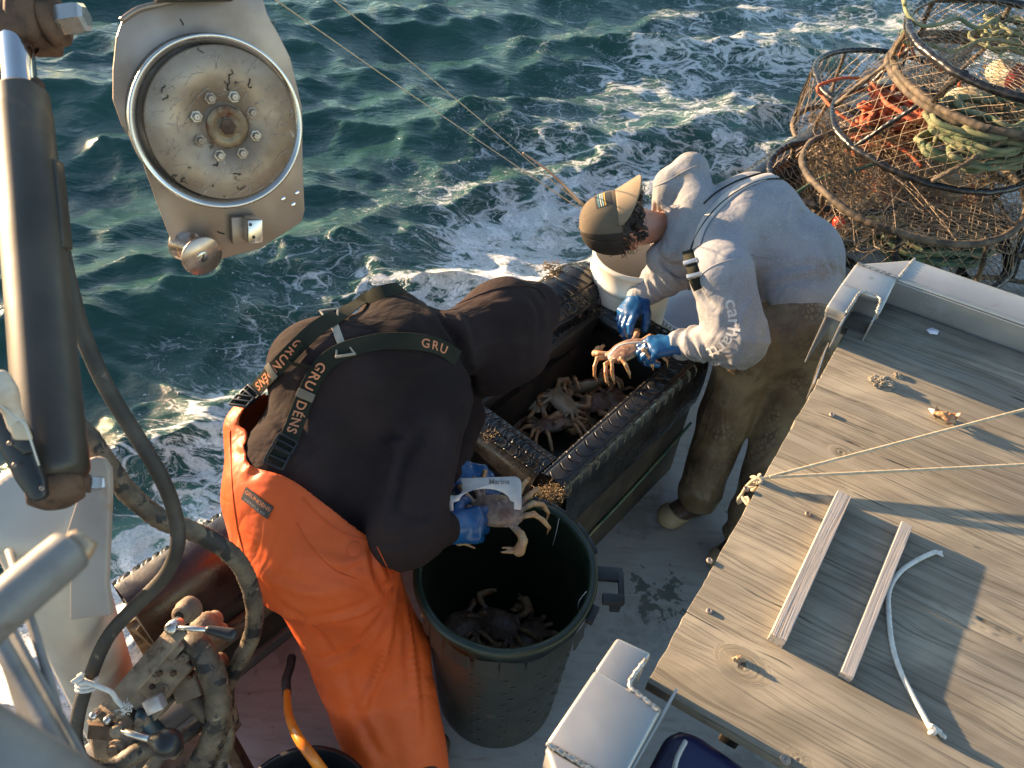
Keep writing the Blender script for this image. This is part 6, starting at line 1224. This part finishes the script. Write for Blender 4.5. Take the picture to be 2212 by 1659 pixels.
ptc = patch(.082, .070, .0018); pt = mk('cap_patch', *ptc, mat('patch_border', (.42, .33, .2), None, 9, .8), cp); pt.modifiers.new('t', 'SOLIDIFY').thickness = .0012
mk('patch_field', *patch(.074, .062, .0034), mat('patch_dark', (.02, .022, .024), None, 9, .8), cp)
for k, (c_, w_) in enumerate((((.50, .28, .06), .004), ((.25, .36, .33), .004), ((.50, .48, .40), .003), ((.05, .18, .22), .004))):
    mk('patch_stripe', *patch(.072, w_*1.3, .0046, 0, .006-.008*k, 8), mat('stripe', c_, None, 9, .8), cp)
# gloves, trousers, boots
gloves(GM, (GL, GR), (cGL, cGR), ((45, 45), (40, 45)), ((J['el'], .046, .045), (J['er'], .046, .06)))
tr = [cap(J['pel']-A3(0, 0, .02), J['wai']*.35+J['pel']*.65, .160, .150, .05), cap(J['hl'], J['kl'], .120, .100, .05), cap(J['kl'], J['al'], .100, .092, .04), cap(J['hr'], J['kr'], .130, .104, .05), cap(J['kr'], J['ar'], .104, .094, .04), cap(J['hl'], J['hr'], .11, .12, .06)]
V, F = sdf_mesh(tr, .0085, smooth=2, cuts=(((0, 0, .075), (0, 0, -1)),))
V = folds(V, F, [(J['hl'], J['kl'], .005, 7, -.1, 1.1, .2), (J['kl'], J['al'], .006, 9, .4, 1.1, .2), (J['hr'], J['kr'], .005, 7, -.1, 1.1, .2), (J['kr'], J['ar'], .006, 9, .4, 1.1, .2)]); V += vnorm(V, F)*(.008*vn(V, 5, 3))[:, None]
mk('trousers', V, F, M['camo'], GM)
for a_, t_ in (('al', toe), ('ar', toe2)):
    b0 = J[a_]*1; b0[2] = .05; R_ = np.stack([t_, np.cross([0, 0, 1], t_), A3(0, 0, 1)])
    up_ = sdf_mesh([cap(b0+A3(0, 0, .14), b0, .058, .054, .02), cap(b0, b0+t_*.13-A3(0, 0, .002), .054, .047, .03)], .005, cuts=(((0, 0, .010), (0, 0, -1)),), smooth=1); mk('boot_upper', *up_, M['bootrubber'], GM)
    so_ = sdf_mesh([cap(b0-t_*.01-A3(0, 0, .004), b0+t_*.13-A3(0, 0, .004), .0575, .052, .02), ell(b0+t_*.150, (.050, .052, .046), R_, .03)], .005, cuts=(((0, 0, .003), (0, 0, -1)), (b0+t_*.075+A3(0, 0, -.022), nrm(A3(0, 0, 1)-t_*.9))), smooth=1); mk('boot_toe', *so_, M['bootsole'], GM)
# ================= crabs and gauges =================
def crabmat():
    m, nt, bs, L = newmat('crab_shell_skin'); v = coords(nt); s = nt.nodes.new("ShaderNodeSeparateXYZ"); L(v, s.inputs[0])
    top = mixc(nt, mrange(nt, noise(nt, v, 30, 4), .35, .65), (.17, .085, .06), (.30, .19, .13)); top = mixc(nt, mrange(nt, noise(nt, v, 75, 3), .62, .70), top, (.50, .36, .25))
    und = mixc(nt, mrange(nt, noise(nt, v, 25, 4), .4, .65), (.42, .34, .23), (.36, .25, .14))
    r = mathn(nt, 'SQRT', mathn(nt, 'ADD', mathn(nt, 'MULTIPLY', s.outputs[0], s.outputs[0]), mathn(nt, 'MULTIPLY', s.outputs[1], s.outputs[1])))
    limb = mixc(nt, mrange(nt, noise(nt, v, 40, 4), .4, .62), (.42, .20, .09), (.50, .32, .16)); zz = mathn(nt, 'ADD', s.outputs[2], mathn(nt, 'MULTIPLY', mathn(nt, 'SUBTRACT', noise(nt, v, 50, 3), .5), .01))
    c = mixc(nt, mrange(nt, zz, -.003, .005), und, top); c = mixc(nt, mrange(nt, r, .088, .10), c, limb)
    L(c, bs.inputs['Base Color']); L(mrange(nt, noise(nt, v, 40, 3), .3, .7, .25, .5), bs.inputs['Roughness']); bumpn(nt, bs, noise(nt, v, 180, 4), .4, .002); return m
M['crab'] = crabmat()
def crab(label, pos, X, Z, seed, sc=1.0, claws=1.0, legs=None, curl=1.0, group=None, droop=.0):
    """X: the crab's right, Z: its back; built lying at the origin then turned into place"""
    g = np.random.default_rng(seed); P = [ell((0, 0, 0), (.083, .054, .021), None, .01), ell((0, .006, .007), (.066, .040, .019), None, .01), ell((0, -.012, -.010), (.05, .036, .016), None, .01)]
    for sg in (-1, 1):
        for k in range(9): a = .25+k*.13; P.append(ell((sg*.083*math.sin(a+.25), .052*math.cos(a+.1)-.002, .001), (.005, .005, .003), None, .003))
        b = [A3(sg*.052, .034, -.006), A3(sg*.088, .056+.01*g.random(), .0), A3(sg*.098, .082, -.004), A3(sg*.072*claws, .108, -.010-.01*g.random()), A3(sg*.040, .120, -.014)]
        P += [cap(b[0], b[1], .010, .012, .004), cap(b[1], b[2], .012, .013, .003), cap(b[2], b[3], .014, .018, .004), cap(b[3], b[4]+A3(0, .004, 0), .010, .0035, .004), cap(b[3]+A3(0, -.006, 0), b[4]+A3(0, -.010, .002), .007, .003, .002)]
        for i in range(4):
            a = -.15-.42*i+.1*g.normal(); d = A3(sg*math.cos(a), math.sin(a), 0); q0 = A3(sg*.060*math.cos(a*.4), .012-.016*i, -.006); l = [.062, .034, .038, .036]
            up_ = .35+.2*g.normal(); q1 = q0+(d*math.cos(up_)+A3(0, 0, math.sin(up_)))*l[0]; d2 = nrm(d+A3(0, 0, -.5*curl-droop)+A3(0, .35*g.normal(), 0)); q2 = q1+d2*l[1]; d3 = nrm(d2+A3(0, 0, -.7*curl-droop)+A3(0, .4*g.normal(), 0)); q3 = q2+d3*l[2]; d4 = nrm(d3-d*.6*curl+A3(0, 0, -.3)); q4 = q3+d4*l[3]
            P += [cap(q0, q1, .0085, .0095, .003), cap(q1, q2, .0085, .0075, .002), cap(q2, q3, .0085, .0065, .002), cap(q3, q4, .0058, .0018, .002)]
    V, F = sdf_mesh(P, .0031, smooth=1)
    V += vnorm(V, F)*(.0012*vn(V, 60, 2))[:, None]
    o = mk('crab', V, F, M['crab'], label=label, cat='crab', group=group, origin=(0, 0, 0)); X = nrm(X); Z = nrm(np.array(Z)-X*(X@np.array(Z))); Y = np.cross(Z, X)
    o.matrix_world = Matrix([[X[0]*sc, Y[0]*sc, Z[0]*sc, pos[0]], [X[1]*sc, Y[1]*sc, Z[1]*sc, pos[1]], [X[2]*sc, Y[2]*sc, Z[2]*sc, pos[2]], [0, 0, 0, 1]]); return o
UPW = A3(0, 0, 1)
gb_ = 'crabs on the floor of the sorting box'; gr_ = 'crabs at the bottom of the barrel'
crab('pale bellied crab on its back, leftmost in the sorting box', at(1165, 858, .47), BU*.9+BV*.3, -UPW+FWD*.2, 1, 1.0, group=gb_)
crab('pale crab facing up at the far end of the sorting box floor', at(1262, 835, .46), BU*1-BV*.6, -UPW*.6-FWD*.4+UP*.5, 2, 1.0, group=gb_)
crab('purple backed crab nearest the front of the sorting box', at(1195, 915, .46), BU*.8-BV*.5, UPW*.8+BV*.5-BU*.2, 3, .98, group=gb_)
crab('upside down crab half under the held crab in the sorting box', at(1330, 860, .44), BU*.5+BV*.8, UPW, 9, .8, group=gb_)
for i_, (x_, y_, z_, a_, u_, l_) in enumerate(((1110, 900, .44, 1.2, UPW*.7+BU*.5, 'crab tucked against the front left corner of the sorting box'), (1215, 868, .50, 2.4, -UPW+BV*.3, 'pale underside crab in the middle of the sorting box pile'), (1290, 870, .43, .2, UPW-BV*.4, 'crab showing one raised leg at the right of the sorting box pile'))):
    crab(l_, at(x_, y_, z_), A3(math.cos(a_), math.sin(a_), .15), u_, 40+i_, .85, group=gb_)
crab('crab held between both blue gloves of the grey hooded person', at(1350, 758, .80), nrm(RIGHT*.85+UP*.45+FWD*.1), nrm(UP*.65-RIGHT*.35-FWD*.55), 4, .95, droop=.3)
crab('crab held in the metal gauge over the barrel', at(1072, 1103, .90), -nrm(RIGHT*.95-UP*.12-FWD*.15), nrm(UP*.55-FWD*.75), 5, .98, claws=1.25, curl=1.2)
for i, (x, y, z, a_, up_, lb) in enumerate(((985, 1352, .23, .4, UPW, 'brown crab at the left of the barrel bottom'), (1075, 1348, .25, -.3, UPW-BU*.5, 'crab with raised claws in the middle of the barrel bottom'), (1140, 1378, .22, .9, UPW+BU*.3, 'crab at the right of the barrel bottom'), (1035, 1392, .17, 2.0, UPW, 'crab hidden low behind the front rim of the barrel'))):
    crab(lb, at(x, y, z+.06), A3(math.cos(a_), math.sin(a_), .1), up_, 20+i, .95, group=gr_)
# the metal crab gauges
gg = thing('crab_gauge', atd(1060, 1070, 2.2), 'flat metal crab gauge with a round cut-out held over the barrel', 'crab gauge')
def c5(x, y): return ((1150+x/2.765)/1.302, (1230+y/2.765)/1.302)
arc = [(590+200*math.cos(a), 505-105*math.sin(a)) for a in np.linspace(.12, math.pi-.12, 22)]; rc_ = [(815+60*math.sin(a), 360-55*math.cos(a)) for a in np.linspace(0, math.pi/2, 8)]; bite = [(355+62*math.cos(a), 405+48*math.sin(a)) for a in np.linspace(-.35, math.pi*.92, 12)]
pts = [(400, 318)]+rc_+[(876, 548), (868, 565), (818, 560), (818, 506)]+arc+[(345, 506), (345, 572), (288, 574), (284, 425), (300, 422)]+bite[::-1]+[(412, 360)]
Q = [c5(*p) for p in pts]; MG = mat('gauge_metal', (.50, .46, .43), (.42, .39, .37), 30, .35, .55, bump=.05, bscale=200)
pix_plate(Q, [2.175]*len(Q), .0025, MG, 'gauge_plate', gg, .0004)
VF = text_mesh("Marine", .021, .0002, .0002); p0_ = atd(*c5(622, 364), 2.1725); V_ = VF[0]; mk('engraving', p0_+V_[:, :1]*nrm(RIGHT-UP*.0)+V_[:, 1:2]*UP+V_[:, 2:]*(-FWD), VF[1], mat('engraved_grey', (.16, .14, .13), None, 5, .6), gg, smooth=False)
g2 = thing('crab_gauge', at(1345, 752, .86), 'thin metal gauge bar pressed on the crab by the grey hooded person', 'crab gauge')
P = spl([at(1316, 768, .83), at(1335, 748, .85), at(1372, 740, .87), at(1420, 742, .87)], 8); T = np.gradient(P, axis=0); T /= np.linalg.norm(T, axis=1)[:, None]; N_ = np.tile(nrm(-FWD*.4+UP*.9), (len(P), 1)); B_ = np.cross(N_, T); B_ /= np.linalg.norm(B_, axis=1)[:, None]
mk('gauge_bar', *ribbon((P, T, B_, N_*1.0, None), .014, .003), MG, g2, smooth=False)
